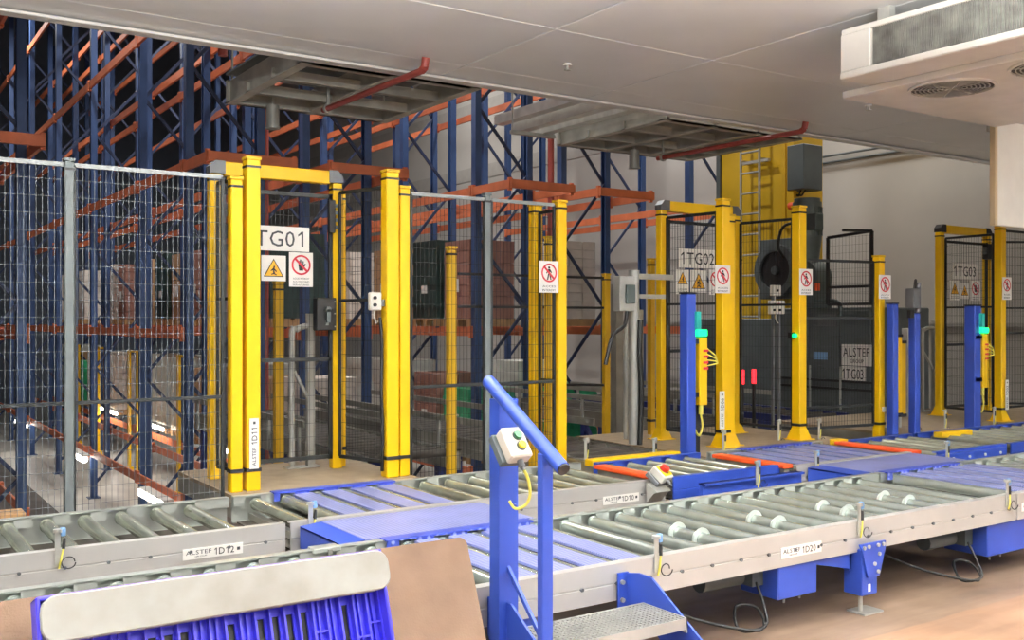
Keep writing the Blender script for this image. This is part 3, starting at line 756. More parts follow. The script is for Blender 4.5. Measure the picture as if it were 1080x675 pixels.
# inner fence running back from the corner
t = thing('safety_fence', 'dark mesh fence standing behind the corner post', 'fence', (4.9, 6.8, .0))
post(t, 4.90, 6.95, 0, 2.56, .09, band=False)
post(t, 4.93, 6.80, 0, 2.28, .06, band=False)
wirep = panel(t, (4.90, 6.69), (4.90, 6.89), .3, 2.5, 'wire')
for (x, y, z1, lab) in ((4.28, 7.3, 2.2, 'yellow post behind the mesh fence right of the first gate'), (3.03, 8.0, 1.9, 'yellow post behind the signs of the first gate'), (6.85, 8.4, 2.08, 'yellow rail post between the corner post and the second gate')):
    t = thing('guard_post', lab, 'post', (x, y, 0)); post(t, x, y, 0, z1, .075, 'dullyellow', d=.06)
    if x > 6:
        for z in (2.05, 1.73): part('cross_rail', MB().bar((5.0, 8.4, z), (x, 8.4, z), .02, .025), 'black', t)
        part('cross_rail', MB().bar((5.0, 8.4, .98), (x, 8.4, .9), .02, .025), 'black', t)

def gate(n, xl, xr, yb, xf0, xf1, yf, lab, door=True, top_corner='bracket', right_front=True, pole=.09):
    t = thing('safety_gate', lab, 'gate', ((xl+xr)/2, yb, .45))
    zb, zt = .45, 2.72
    for x in (xl, xr): post(t, x, yb, zb, zt-.06, .08, flare=(n != 1), band=False, name='frame_post')
    part('top_beam', MB().box(xl+.06, yb-.04, zt-.07, xr-.06, yb+.04, zt+.03), 'yellow', t, .006)
    for x, s in ((xl, 1), (xr, -1)):
        part('corner_bracket', MB().prism([(x-s*.045, zt-.06), (x+s*.07, zt-.06), (x+s*.07, zt+.035), (x-s*.0, zt+.035), (x-s*.045, zt-.01)], 'y', yb-.046, yb+.046), top_corner, t)
    # door leaf
    part('door_mesh', wires(MB(), (xl+.06, yb-.03), (xr-.06, yb-.03), .55, 2.55), 'wire', t, stuff=True)
    fr = MB()
    for z in (.55, 1.3, 2.55): fr.box(xl+.05, yb-.045, z-.015, xr-.05, yb-.02, z+.015)
    fr.box(xl+.045, yb-.045, .53, xl+.075, yb-.02, 2.57).box(xr-.075, yb-.045, .53, xr-.045, yb-.02, 2.57)
    part('door_frame', fr, 'wire', t)
    # side panels between front post and frame
    for (xa, xb2) in ((xf0, xl), (xf1, xr)):
        panel(t, (xa, yf+.08), (xb2, yb-.08), .55, 2.58, 'wire', rails=(1.75,))
    post(t, xf0, yf, zb, 2.68, .095, flare=(n != 1), d=.09, name='front_post')
    if right_front: post(t, xf1, yf, zb, 2.68, .1, flare=(n != 1), d=.1, name='front_post')
    return t
g1 = gate(1, 2.26, 3.21, 7.25, 2.318, 3.36, FY, 'tall yellow safety gate with grey corner brackets marked 1TG01')
post(g1, 2.34, 7.35, .45, 2.5, .05, 'dullyellow', band=False, name='guide_post'); post(g1, 3.29, 7.33, .45, 2.6, .06, band=True, name='guide_post')
g2 = gate(2, 6.6, 7.6, 7.25, 6.66, 7.69, 6.5, 'yellow safety gate in front of the crane mast marked 1TG02')
post(g2, 6.79, 6.56, .45, 2.55, .09, flare=True, band=False, name='guide_post')
post(g2, 9.1-1.0, 7.7, .45, 2.3, .085, 'dullyellow', band=True, name='guide_post'); post(g2, 6.78, 7.6, .45, 2.2, .06, 'dullyellow', band=True, name='guide_post')
g3 = gate(3, 11.05, 12.05, 7.2, 10.98, 13.0, 6.4, 'yellow safety gate with black corner brackets marked 1TG03', top_corner='black', right_front=False)
t = thing('safety_fence', 'dark mesh fence between the second gate and the short yellow post', 'fence', (8.2, 6.45, .2))
panel(t, (7.76, 6.48), (8.62, 6.35), .55, 2.18, 'wire', rails=(1.62, .75))
post(t, 8.68, 6.33, .42, 2.23, .085)
part('switch_plate', MB().box(8.67, 6.27, .68, 8.72, 6.285, .73), 'signwhite', t)
t = thing('safety_fence', 'dark mesh fence right of the third gate at the frame edge', 'fence', (12.4, 6.4, .2))
panel(t, (11.05, 6.4), (13.3, 6.4), .6, 2.62, 'wire', rails=(1.45,))
# blue posts
def blue_post(x, y, z0, z1, lab, w=.085):
    t = thing('column', lab, 'post', (x, y, z0))
    part('shaft', MB().box(x-w/2, y-w/2, z0, x+w/2, y+w/2, z1), 'blue', t, .008)
    part('end_cap', MB().box(x-w/2-.003, y-w/2-.003, z1, x+w/2+.003, y+w/2+.003, z1+.012), 'black', t)
    return t
blue_post(5.94, 6.2, .0, 1.82, 'blue column with green lamp before the second gate', .1)
blue_post(8.72, 6.2, .0, 1.76, 'blue column right beside the short yellow fence post')
bp = blue_post(9.08, 6.2, .0, 1.67, 'blue column carrying a grey sensor right of the short yellow post')
part('sensor_head', MB().box(9.0, 6.15, 1.72, 9.12, 6.25, 1.92).cyl((9.14, 6.2, 1.66), (9.14, 6.2, 1.98), .03, 10), 'bracket', bp, .006)
part('connector', MB().box(8.96, 6.16, 1.62, 9.02, 6.2, 1.7), 'black', bp)
part('hook', MB().tube([(9.1, 6.2, 1.92), (9.08, 6.18, 2.0), (9.03, 6.16, 2.0), (9.0, 6.15, 1.92)], .008), 'black', bp)
blue_post(9.98, 6.12, .0, 1.75, 'blue column with green lamp before the third gate', .12)
for (x, y, z0, z1, lab, m) in ((9.28, 6.55, .62, 1.42, 'short yellow light curtain bar behind the blue columns', 'yellow'), (9.42, 6.6, .6, 1.35, 'thin brown and yellow curtain bar between the blue columns', 'dullyellow')):
    t = thing('light_curtain', lab, 'sensor bar', (x, y, z0)); part('bar', MB().box(x-.045, y-.04, z0, x+.045, y+.04, z1), m, t, .005)
    part('end_cap', MB().box(x-.05, y-.045, z1, x+.05, y+.045, z1+.03).box(x-.05, y-.045, z0-.03, x+.05, y+.045, z0), 'black', t)
    part('mount', MB().box(x-.02, y, .45, x+.02, y+.02, z0-.03), 'galv', t)
for (x, y, z0, z1, w, lab) in ((9.25, 6.75, .45, 1.72, .06, 'slim grey steel post behind the sensor column'), (10.62, 7.35, .45, 1.5, .09, 'pale grey steel post left of the third gate')):
    t = thing('steel_post', lab, 'post', (x, y, z0)); part('shaft', MB().box(x-w/2, y-w/2, z0, x+w/2, y+w/2, z1), 'galv', t, .005); part('foot', MB().box(x-w, y-w, z0, x+w, y+w, z0+.012), 'galv', t)

# guard tubes and posts left of gate 2 and in gate 1
def guard_tube(x, y, z0, z1, w, lab, m='galv'):
    t = thing('tube_guard', lab, 'guard', (x, y, z0))
    part('tube', MB().tube([(x, y, z0), (x, y, z1-.1), (x+.03, y, z1-.03), (x+.1, y, z1), (x+w, y, z1)], .024, 10), m, t)
    part('upright', MB().box(x+w-.03, y-.03, z0, x+w+.03, y+.03, z1+.1), m, t, .004)
    part('strut', MB().tube([(x+.02, y, z0+.75), (x+w, y, z0+.5)], .016, 8), m, t)
    part('foot', MB().box(x-.05, y-.05, z0, x+w+.06, y+.05, z0+.012), m, t)
guard_tube(2.92, 7.42, .45, 1.55, .15, 'bent grey tube guard inside the first gate')
guard_tube(6.32, 7.45, .4, 1.6, .17, 'bent grey tube guard left of the second gate')
guard_tube(11.3, 7.6, .45, 1.5, .25, 'bent grey tube guard behind the mesh of the third gate')
t = thing('steel_post', 'grey steel post with black cable and junction boxes left of the second gate', 'post', (6.12, 7.0, .2))
part('shaft', MB().cyl((6.12, 7.1, .45), (6.12, 7.1, 2.06), .05, 14), 'galv', t)
part('cable', MB().tube([(6.14, 7.03, 1.6), (6.13, 7.03, 1.3), (6.15, 7.03, .9), (6.13, 7.03, .45)], .025, 8), 'cableblack', t)
part('junction_box', MB().box(5.87, 7.0, 1.68, 6.05, 7.1, 2.0), 'galv', t, .006)
part('junction_box', MB().box(5.93, 6.97, 1.75, 6.03, 7.0, 1.92), 'motor', t, .004)
part('arm', MB().box(6.12, 7.08, 1.98, 6.6, 7.12, 2.03).box(6.12, 7.08, 1.8, 6.5, 7.12, 1.84), 'galv', t)
part('conduit', MB().tube([(5.95, 7.0, 1.68), (5.92, 7.0, 1.55), (5.78, 7.0, 1.45), (5.7, 7.0, 1.2)], .018, 8), 'cableblack', t)
t = thing('steel_post', 'dark grey steel post with orange beacon right of the middle fence', 'post', (6.6, 8.7, 0))
part('shaft', MB().box(7.2, 8.65, 0, 7.3, 8.75, 2.0), 'dullsteel', t)
part('beacon', MB().cyl((7.5, 8.7, 1.42), (7.5, 8.7, 1.52), .045, 12), 'orange', t); part('beacon_base', MB().box(7.44, 8.66, 1.12, 7.56, 8.74, 1.42), 'signwhite', t)
part('arm', MB().box(7.3, 8.69, 1.12, 7.5, 8.71, 1.15), 'dullsteel', t)

# ================================================================== SIGNS
def person_picto(m, cx, cz, s, y):
    m.cyl((cx, y, cz+.36*s), (cx, y-.001, cz+.36*s), .085*s, 12)
    for poly in ([(-.08, .26), (.1, .26), (.09, -.05), (-.07, -.05)], [(-.07, -.03), (.03, -.03), (-.08, -.48), (-.19, -.48)], [(0, -.03), (.09, -.03), (.2, -.46), (.1, -.48)], [(-.08, .25), (-.04, .12), (-.2, -.06), (-.25, 0)], [(.09, .25), (.07, .12), (.19, -.03), (.24, .03)]):
        m.prism([(cx+a*s, cz+b*s) for a, b in poly], 'y', y-.001, y)
    return m
def hand_picto(m, cx, cz, s, y):
    m.prism([(cx+a*s, cz+b*s) for a, b in ((-.15, -.4), (.15, -.4), (.2, 0), (-.2, 0))], 'y', y-.001, y)
    for k, h in enumerate((.3, .4, .38, .28)): m.box(cx+(-.2+.105*k)*s, y-.001, cz-.01, cx+(-.12+.105*k)*s, y, cz+h*s)
    m.prism([(cx+a*s, cz+b*s) for a, b in ((.16, -.25), (.36, .05), (.3, .12), (.16, -.08))], 'y', y-.001, y); return m
def sign_board(name, lab, x, y, z, w, h, m='signwhite'):
    t = thing(name, lab, 'sign', (x+w/2, y, z)); part('board', MB().box(x, y-.004, z, x+w, y, z+h), m, t, .001)
    return t
def prohibit(lab, x, y, z, w, h, pic='person', lines=('ACCES', 'INTERDIT')):
    t = sign_board('prohibition_sign', lab, x, y, z, w, h)
    r = w*.40; cx = x+w/2; cz = z+h-w*.5; s = w*.62
    if pic == 'person': part('pictogram', person_picto(MB(), cx, cz, s, y-.0045), 'inkblack', t)
    else: part('pictogram', hand_picto(MB(), cx, cz, s*.9, y-.0045), 'inkblack', t)
    a = r*.68; part('red_ring', MB().ring((cx, y-.006, cz), (0, 1, 0), r, r*.82, .001, 28).prism([(cx-a-.006, cz+a-.006), (cx-a+.006, cz+a+.006), (cx+a+.006, cz-a+.006), (cx+a-.006, cz-a-.006)], 'y', y-.0065, y-.0055), 'signred', t)
    n = len(lines); lh = (h-w*.98)/(n+.6)
    for i, l in enumerate(lines): text_part(l, 'ink', t, x+w*.16, y-.0045, z+lh*(n-1-i)*1.15+lh*.45, w*.68, lh*.62)
    return t
def warning(lab, x, y, z, w, h, lines=(), glyph='bolt'):
    t = sign_board('warning_sign', lab, x, y, z, w, h); cx = x+w/2; tw = w*.82; th = tw*.87; z0 = z+h-th-w*.12
    part('triangle_border', MB().prism([(cx-tw/2, z0), (cx+tw/2, z0), (cx, z0+th)], 'y', y-.0048, y-.004), 'inkblack', t)
    part('triangle', MB().prism([(cx-tw*.43, z0+th*.05), (cx+tw*.43, z0+th*.05), (cx, z0+th*.90)], 'y', y-.0056, y-.0048), 'signyellow', t)
    g = [(.02, .62), (.1, .62), (.03, .42), (.1, .42), (-.04, .1), (.0, .34), (-.08, .34)] if glyph == 'bolt' else [(.0, .62), (.06, .58), (.04, .45), (.16, .3), (.12, .25), (.03, .36), (.06, .18), (.16, .12), (.14, .08), (0, .14), (-.12, .1), (-.14, .15), (-.03, .2), (-.04, .36), (-.14, .3), (-.16, .35), (-.03, .48)]
    part('pictogram', MB().prism([(cx+a*tw, z0+b*th) for a, b in g], 'y', y-.0062, y-.0056), 'inkblack', t)
    for i, l in enumerate(lines): text_part(l, 'ink', t, x+w*.12, y-.0045, z+.02+.022*(len(lines)-1-i), w*.76, .014)
    return t
def id_sign(lab, s, x, y, z, w, h):
    t = sign_board('gate_sign', lab, x, y, z, w, h); text_part(s, 'ink', t, x+w*.05, y-.0045, z+h*.18, w*.86, h*.64)
SY = 7.19
id_sign('white gate sign 1TG01 half hidden behind the yellow post', '1TG01', 2.435, SY, 2.115, .53, .185)
warning('square white warning sign with yellow triangle under 1TG01', 2.59, SY, 1.89, .19, .19, glyph='man')
prohibit('white do-not-touch sign with red ring under 1TG01', 2.805, SY, 1.85, .19, .26, 'hand', ('ACCES INTERDIT', 'AUX PERSONNES', 'NON AUTORISEES'))
id_sign('white gate sign 1TG02', '1TG02', 6.77, SY, 2.11, .52, .185)
warning('white warning sign with lightning triangle left below 1TG02', 6.73, SY, 1.85, .17, .24, ('DANGER', 'ELECTRIQUE'))
warning('square white warning sign with falling triangle below 1TG02', 6.92, SY, 1.87, .22, .22, glyph='man')
prohibit('white do-not-touch sign half hidden behind the post below 1TG02', 7.17, SY, 1.85, .19, .25, 'hand', ('ACCES', 'INTERDIT'))
id_sign('white gate sign 1TG03 on the mesh of the third gate', '1TG03', 11.22, SY-.05, 2.1, .53, .19)
warning('white warning sign with lightning triangle left below 1TG03', 11.16, SY-.05, 1.84, .2, .24, ('DANGER', 'ELECTRIQUE'))
warning('square white warning sign in the middle below 1TG03', 11.38, SY-.05, 1.86, .18, .19, glyph='man')
prohibit('white do-not-touch sign right below 1TG03', 11.6, SY-.05, 1.84, .2, .25, 'hand', ('ACCES', 'INTERDIT'))
prohibit('no-pedestrians sign on the corner post of the middle fence', 4.66, 6.56, 1.82, .19, .255)
prohibit('no-pedestrians sign on the left front post of the second gate', 6.5, 6.44, 1.84, .19, .25)
prohibit('no-pedestrians sign on the right front post of the second gate', 7.62, 6.44, 1.84, .19, .25)
prohibit('no-pedestrians sign on the short yellow post', 8.6, 6.27, 1.81, .19, .24)
prohibit('no-pedestrians sign on the front post of the third gate', 10.92, 6.34, 1.83, .18, .255)
for (lab, s, x, y, z) in (('white vertical label 1D11 on the first gate post', '1D11', 2.285, 6.57, .60), ('white vertical label on the second gate post', '1D06', 6.56, 6.445, .62), ('white vertical label on the third gate post', '1D02', 10.99, 6.345, .58)):
    t = sign_board('post_label', lab, x, y, z, .065, .34)
    text_part('ALSTEF', 'ink', t, x+.02, y-.0045, z+.02, .025, .12, True); text_part(s, 'inkblack', t, x+.015, y-.0045, z+.165, .038, .11, True)
    part('square_mark', MB().box(x+.025, y-.0052, z+.3, x+.042, y-.004, z+.318), 'ink', t)

# ================================================================== CONTROL BOXES
def push_box(lab, x, y, z, w, h, btns, face='boxgrey', support=None):
    t = thing('control_box', lab, 'control box', (x+w/2, y, z))
    part('housing', MB().box(x, y-.05, z, x+w, y, z+h), face, t, .008)
    for (bx, bz, m) in btns: part('button', MB().cyl((x+bx*w, y-.05, z+bz*h), (x+bx*w, y-.065, z+bz*h), .013, 10), m, t)
    part('cable', MB().tube([(x+w*.5, y-.02, z), (x+w*.5, y-.02, z-.05), (x+w*.75, y, z-.09), (x+w, y+.02, z-.08)], .007), 'cableyellow' if face != 'boxgrey' else 'boxgrey', t)
    if support: part('mount', MB().box(*support), 'bracket', t)
push_box('small white switch box on the right front post of the first gate', 3.18, 6.62, 1.67, .09, .13, [(.35, .7, 'inkblack'), (.35, .3, 'inkblack')], support=(3.27, 6.6, 1.70, 3.31, 6.62, 1.75))
push_box('upper white switch box beside the right front post of the second gate', 8.0, 7.15, 1.85, .13, .11, [(.5, .5, 'inkblack')], support=(8.05, 7.15, .45, 8.08, 7.17, 1.9))
push_box('lower white button box beside the right front post of the second gate', 7.86, 7.05, 1.66, .21, .14, [(.2, .7, 'button_green'), (.5, .7, 'button_red'), (.2, .3, 'inkblack'), (.6, .3, 'inkblack')], support=(8.03, 7.05, .45, 8.06, 7.07, 1.7))
t = thing('lock_unit', 'black door lock unit on the right frame post of the first gate', 'lock', (3.1, 7.14, 1.5))
part('housing', MB().box(3.0, 7.12, 1.52, 3.16, 7.2, 1.77), 'black', t, .006)
part('handle', MB().cyl((3.08, 7.12, 1.68), (3.08, 7.08, 1.68), .022, 10).box(3.065, 7.08, 1.58, 3.095, 7.1, 1.68), 'charcoal', t)
part('key_slot', MB().box(3.07, 7.11, 1.56, 3.09, 7.121, 1.6), 'galv', t)
for z in (1.55, 1.65, 1.74): part('bolt_head', MB().cyl((3.145, 7.12, z), (3.145, 7.112, z), .006, 6), 'galv', t)
t = thing('lock_strip', 'black switch strip near the top of the right frame post of the first gate', 'switch', (3.14, 7.2, 2.3))
part('strip', MB().box(3.12, 7.16, 2.27, 3.17, 7.205, 2.52), 'black', t, .004)
for k in range(4): part('contact', MB().box(3.165, 7.15, 2.30+.055*k, 3.185, 7.17, 2.325+.055*k), 'charcoal', t)
part('cable', MB().tube([(3.27, 6.6, 1.62), (3.285, 6.6, 1.4), (3.28, 6.6, 1.1), (3.29, 6.6, .8), (3.285, 6.6, .5)], .012, 6), 'cableblack', g1)
t = thing('lock_unit', 'black switch unit high on the right frame post of the third gate', 'lock', (11.93, 7.1, 2.35))
part('housing', MB().box(11.88, 7.08, 2.36, 12.02, 7.16, 2.55), 'black', t, .006); part('lever', MB().box(11.84, 7.09, 2.42, 11.88, 7.13, 2.5), 'charcoal', t)
part('cable', MB().tube([(12.02, 7.1, 2.45), (12.12, 7.1, 2.35), (12.12, 7.1, 1.9), (12.1, 7.1, 1.0)], .015, 6), 'cableblack', t)
# handrail console
def tilted_box(lab, c, ang, w, l, d, btns, face, base, yaw=0):
    M = Matrix.Translation(Vector(c)) @ Matrix.Rotation(yaw, 4, 'Z') @ Matrix.Rotation(ang, 4, 'X')
    t = thing('control_box', lab, 'control box', c)
    def P(n, mb, m, bv=0): return part(n, mb.xf(M), m, t, bv)
    P('housing', MB().box(-w/2, -l/2, 0, w/2, l/2, d), face, .007)
    P('backplate', MB().box(-w/2-.012, -l/2+.01, -.035, w/2-.01, l/2+.005, 0), base, .004)
    for (bx, bl, m, r, hh) in btns:
        P('button', MB().cyl((bx*w, bl*l, d), (bx*w, bl*l, d+hh), r, 16), m)
        P('bezel', MB().ring((bx*w, bl*l, d+.002), (0, 0, 1), r*1.25, r, .005, 16), 'charcoal')
    P('gland', MB().cyl((.0, -l/2, d*.4), (.0, -l/2-.03, d*.4), .013, 10).cyl((0, -l/2-.03, d*.4), (0, -l/2-.045, d*.4), .008, 8), 'bracket')
    return t, M
cb, M = tilted_box('white push button box with green and yellow buttons on the blue handrail', (2.165, 3.235, 1.10), R(50), .098, .135, .055, [(.1, .17, 'button_green', .016, .014), (.1, -.17, 'button_yellow', .016, .014)], 'boxgrey', 'charcoal')
p0 = M @ Vector((0, -.11, .022))
part('cable', MB().tube([p0, p0+Vector((.02, 0, -.04)), p0+Vector((.035, .01, -.10)), p0+Vector((.02, .02, -.14)), p0+Vector((-.02, .03, -.15)), p0+Vector((-.04, .04, -.12))], .006), 'cableyellow', cb)
es, M = tilted_box('emergency stop box with red mushroom button beside the name plate 1D10', (4.62, 5.1, .535), R(40), .12, .12, .06, [(0, .05, 'button_red', .03, .03)], 'boxgrey', 'bracket', R(20))
part('yellow_face', MB().box(-.05, -.045, .06, .05, .045, .064).xf(M), 'button_yellow', es)
part('mount', MB().prism([(5.13, .50), (5.02, .45), (5.05, .44), (5.13, .36)], 'x', 4.53, 4.66), 'galv', es)
# light curtain box in front of gate 2 and 3
def curtain(x, y, lab, zl, s=1):
    t = thing('light_curtain', lab, 'sensor bar', (x, y, .6))
    part('bar', MB().box(x+.06, y-.03, zl-.62, x+.15, y+.03, zl-.05), 'yellow', t, .005)
    part('lamp', MB().box(x+.01, y-.06, zl-.04, x+.13, y+.0, zl+.02), 'greenled', t, .01)
    part('lamp_column', MB().box(x+.0, y-.055, zl+.02, x+.05, y-.02, zl+.17), 'tealglow', t)
    for z in (zl-.1, zl-.55): part('bracket', MB().box(x-.06, y-.02, z, x+.06, y+.02, z+.04), 'black', t)
    m = MB()
    for k in range(4): m.tube([(x+.15, y-.02, zl-.14-.05*k), (x+.24, y-.03, zl-.2-.025*k), (x+.27, y-.03, zl-.27)], .006)
    part('cable', m, 'cableyellow', t)
    m2 = MB()
    for k in range(4): m2.box(x+.1, y-.036, zl-.17-.05*k, x+.155, y-.028, zl-.15-.05*k)
    part('terminal', m2, 'signred', t)
    part('plug', MB().cyl((x+.1, y, zl-.62), (x+.1, y, zl-.7), .02, 8).tube([(x+.1, y, zl-.7), (x+.12, y, zl-.8), (x+.08, y, zl-.88), (x+.03, y, zl-.82)], .009), 'cableyellow', t)
    part('tail', MB().box(x+.045, y+.03, .46, x+.12, y+.05, zl-.3), 'black', t)
curtain(5.97, 6.18, 'yellow light curtain with glowing green lamp before the second gate', 1.5)
curtain(10.0, 6.08, 'yellow light curtain with glowing green lamp before the third gate', 1.5)
t = thing('signal_lamp', 'tiny green signal lamp beside the right front post of the second gate', 'lamp', (7.6, 6.56, 1.4)); part('lens', MB().cyl((7.61, 6.5, 1.45), (7.61, 6.47, 1.45), .02, 10), 'greenled', t); part('base', MB().box(7.58, 6.5, 1.42, 7.63, 6.54, 1.48), 'black', t)
for k, (x, z) in enumerate(((8.43, .88), (8.62, .88))):
    t = thing('signal_lamp', ('left', 'right')[k]+' glowing red signal lamp behind the mesh of the second gate', 'lamp', (x, 7.93, z)); part('lens', MB().cyl((x, 7.93, z), (x, 7.93, z+.16), .025, 10), 'redled', t); part('stem', MB().cyl((x, 7.93, 0), (x, 7.93, z), .02, 8), 'black', t)

# photo sensors on the rails
def sensor(x, y, z, lab, cable='cableyellow', head='sensorblue', h=.105):
    t = thing('photo_sensor', lab, 'sensor', (x, y, z))
    part('stand', MB().box(x-.012, y-.01, z-.07, x+.012, y-.004, z+h-.02).cyl((x, y-.007, z+h-.02), (x, y-.007, z+h-.005), .02, 10), 'galv', t)
    part('head', MB().box(x+.012, y-.015, z+h-.04, x+.036, y+.008, z+h), head, t, .004)
    part('plug', MB().cyl((x+.03, y-.005, z+h-.05), (x+.025, y-.01, z+h-.1), .008, 8), 'black', t)
    part('cable', MB().tube([(x+.025, y-.01, z+h-.1), (x+.012, y-.018, z+h-.15), (x+.005, y-.013, z+h-.19)], .005), cable, t)
    m = MB(); c = Vector((x+.045, y-.015, z-.06)); pts = []
    for k in range(11): a = 2*math.pi*k/10; pts.append(c+Vector((math.cos(a)*.03, -.002*k, math.sin(a)*.026)))
    part('cable_loop', m.tube(pts, .003, 5), 'cableblack', t)
for (x, y, lab) in ((.86, DY0, 'photo sensor with blue head on the left conveyor near 1D12'), (2.13, DY0, 'photo sensor on the second conveyor left of the walkway plate'), (3.12, CY0, 'photo sensor on the front conveyor beside the first ring roller'),
                    (4.58, CY0, 'photo sensor on the front conveyor above the blue support leg'), (6.02, CY0, 'photo sensor on the front conveyor above the right drive cover'), (5.35, 4.9, 'photo sensor before the deep blue side beam'), (6.12, 5.02, 'photo sensor left of the faded walkway plate'), (7.5, 4.83, 'photo sensor on the blue side plate at far right')):
    sensor(x, y, ZT, lab)
for (x, y, z, lab) in ((5.0, 6.4, .5, 'small sensor stand behind the yellow corner post'), (5.75, 6.42, .45, 'sensor stand at the foot of the blue column before the second gate'), (6.35, 6.2, .5, 'sensor stand left of the second gate front post'), (7.85, 6.4, .5, 'sensor stand right of the second gate front post'), (7.45, 6.55, .5, 'sensor stand left of the right front post of the second gate'), (9.25, 6.3, .52, 'sensor stand beside the sensor column'), (9.75, 6.3, .5, 'sensor stand left of the third blue column'), (10.5, 6.2, .5, 'sensor stand left of the third gate front post')):
    sensor(x, y, z, lab, 'cableyellow', 'galv', .15)

# ================================================================== STACKER CRANE
cr = thing('stacker_crane', 'yellow stacker crane mast with ladder above a dark grey body', 'crane', (11.3, 9.3, ZF))
part('mast', MB().box(11.2, 9.62, -.9, 11.9, 11.0, 9), 'mastyellow', cr, .01)
part('mast_edge', MB().box(11.17, 10.96, -.9, 11.9, 11.04, 9), 'charcoal', cr)
part('side_channel', MB().box(11.12, 9.5, 2.9, 11.2, 9.62, 9).box(11.14, 9.66, 2.9, 11.2, 9.72, 4.4), 'dullyellow', cr)
ld = part('ladder', MB().cyl((11.05, 10.42, 1.2), (11.05, 10.42, 6), .02, 8).cyl((11.05, 10.06, 1.2), (11.05, 10.06, 6), .02, 8), 'galv', cr)
rung_me = MB().cyl((0, -.18, 0), (0, .18, 0), .015, 8).mesh('rung', 'galv')
for k in range(16): link('rung', rung_me, (11.05, 10.24, 1.35+.3*k), ld)
part('ladder_bracket', MB().box(11.05, 10.4, 3.9, 11.2, 10.43, 3.95).box(11.05, 10.05, 3.9, 11.2, 10.08, 3.95).box(11.05, 9.9, 3.88, 11.1, 10.45, 3.92), 'galv', cr)
part('electrical_cabinet', MB().box(11.1, 9.3, 3.42, 11.5, 9.6, 4.05), 'charcoal', cr, .01)
m = MB()
for k in range(3): m.tube([(11.2, 9.35+.08*k, 3.42), (11.18, 9.4+.06*k, 3.34), (11.2, 9.55, 3.37)], .012)
part('cabinet_cable', m, 'cableblack', cr)
part('beacon', MB().cyl((11.1, 9.55, 3.2), (11.1, 9.42, 3.2), .05, 10), 'orange', cr)
part('wheel_plate', MB().box(11.05, 9.3, 1.9, 11.12, 10.1, 2.75), 'charcoal', cr, .01)
part('wheel_rim', MB().ring((11.0, 9.7, 2.3), (1, 0, 0), .37, .27, .1, 32), 'charcoal', cr)
part('wheel_disc', MB().cyl((10.99, 9.7, 2.3), (11.04, 9.7, 2.3), .27, 28), 'black', cr)
part('wheel_hub', MB().cyl((10.95, 9.7, 2.3), (10.99, 9.7, 2.3), .06, 16), 'charcoal', cr)
part('body', MB().box(10.75, 7.9, -.5, 11.9, 9.5, 1.76), 'charcoal', cr, .015)
for (a, b) in ((8.42, 8.9), (7.95, 8.4), (8.92, 9.45)): part('body_panel', MB().box(10.73, a, .5, 10.76, b, 1.7), 'charcoal', cr, .004)
part('rear_body', MB().box(10.8, 9.55, -.5, 11.19, 11.3, 1.62), 'charcoal', cr, .015)
part('vent', MB().box(10.715, 8.45, 1.52, 10.735, 8.75, 1.68), 'bracket', cr)
part('body_rail', MB().box(10.70, 7.9, .80, 10.75, 9.4, .83).box(10.70, 7.9, .70, 10.75, 9.4, .73), 'black', cr)
for y in (8.36, 8.85): part('stay', MB().box(10.69, y, .45, 10.705, y+.025, 1.0), 'galv', cr)
part('pipe', MB().tube([(10.65, 9.0, 1.85), (10.65, 8.5, 1.85), (10.65, 8.35, 1.8), (10.65, 8.33, 1.65)], .03, 10).tube([(10.68, 8.3, 1.68), (10.68, 7.9, 1.68)], .05, 10), 'motor', cr)
part('hoist_motor', MB().cyl((10.75, 8.95, 2.7), (10.75, 8.95, 3.17), .19, 20).cyl((10.75, 8.95, 3.17), (10.75, 8.95, 3.22), .17, 20).cyl((10.75, 8.95, 2.35), (10.75, 8.95, 2.7), .15, 16, .19), 'motor', cr)
mf = MB()
for k in range(20):
    a = 2*math.pi*k/20; mf.bar((10.75+.185*math.cos(a), 8.95+.185*math.sin(a), 2.72), (10.75+.185*math.cos(a), 8.95+.185*math.sin(a), 3.1), .008, .03, (math.cos(a), math.sin(a), 0))
part('cooling_fin', mf, 'motor', cr, stuff=True)
part('terminal_box', MB().box(10.6, 8.68, 2.78, 10.75, 8.85, 3.0), 'motor', cr, .006)
part('gear_housing', MB().cyl((10.6, 8.9, 2.15), (10.9, 8.9, 2.15), .24, 20).box(10.6, 8.72, 1.76, 10.95, 9.1, 2.2), 'motor', cr)
part('hose', MB().tube([(10.6, 9.0, 2.9), (10.56, 9.2, 2.85), (10.58, 9.3, 2.6), (10.7, 9.3, 2.45)], .02, 8), 'cableblack', cr)
part('warning_lamp', MB().cyl((10.55, 8.62, 1.98), (10.55, 8.62, 2.08), .035, 10), 'orange', cr)
cg = MB()
for (a, b) in (((10.6, 8.49, 1.8), (10.6, 8.49, 2.66)), ((10.6, 7.83, 1.8), (10.6, 7.83, 2.7)), ((10.6, 8.49, 2.66), (10.6, 7.83, 2.7)), ((10.6, 8.49, 1.8), (10.6, 7.83, 1.8)), ((10.6, 7.83, 2.7), (10.2, 7.95, 2.7)), ((10.6, 8.49, 2.02), (10.6, 7.83, 2.02))): cg.bar(a, b, .035, .035)
part('cage_frame', cg, 'black', cr)
part('cage_mesh', wires(MB(), (10.6, 8.49), (10.6, 7.83), 1.8, 2.66, .05, .1), 'wire', cr, stuff=True)
part('chassis', MB().box(10.6, 8.0, -1.1, 12.0, 15, -.9).box(10.7, 7.95, -.95, 11.9, 9.5, -.5), 'charcoal', cr)
for y in (9.0, 14): part('wheel', MB().cyl((11.2, y, -1.22), (11.4, y, -1.22), .22, 20), 'dullsteel', cr)
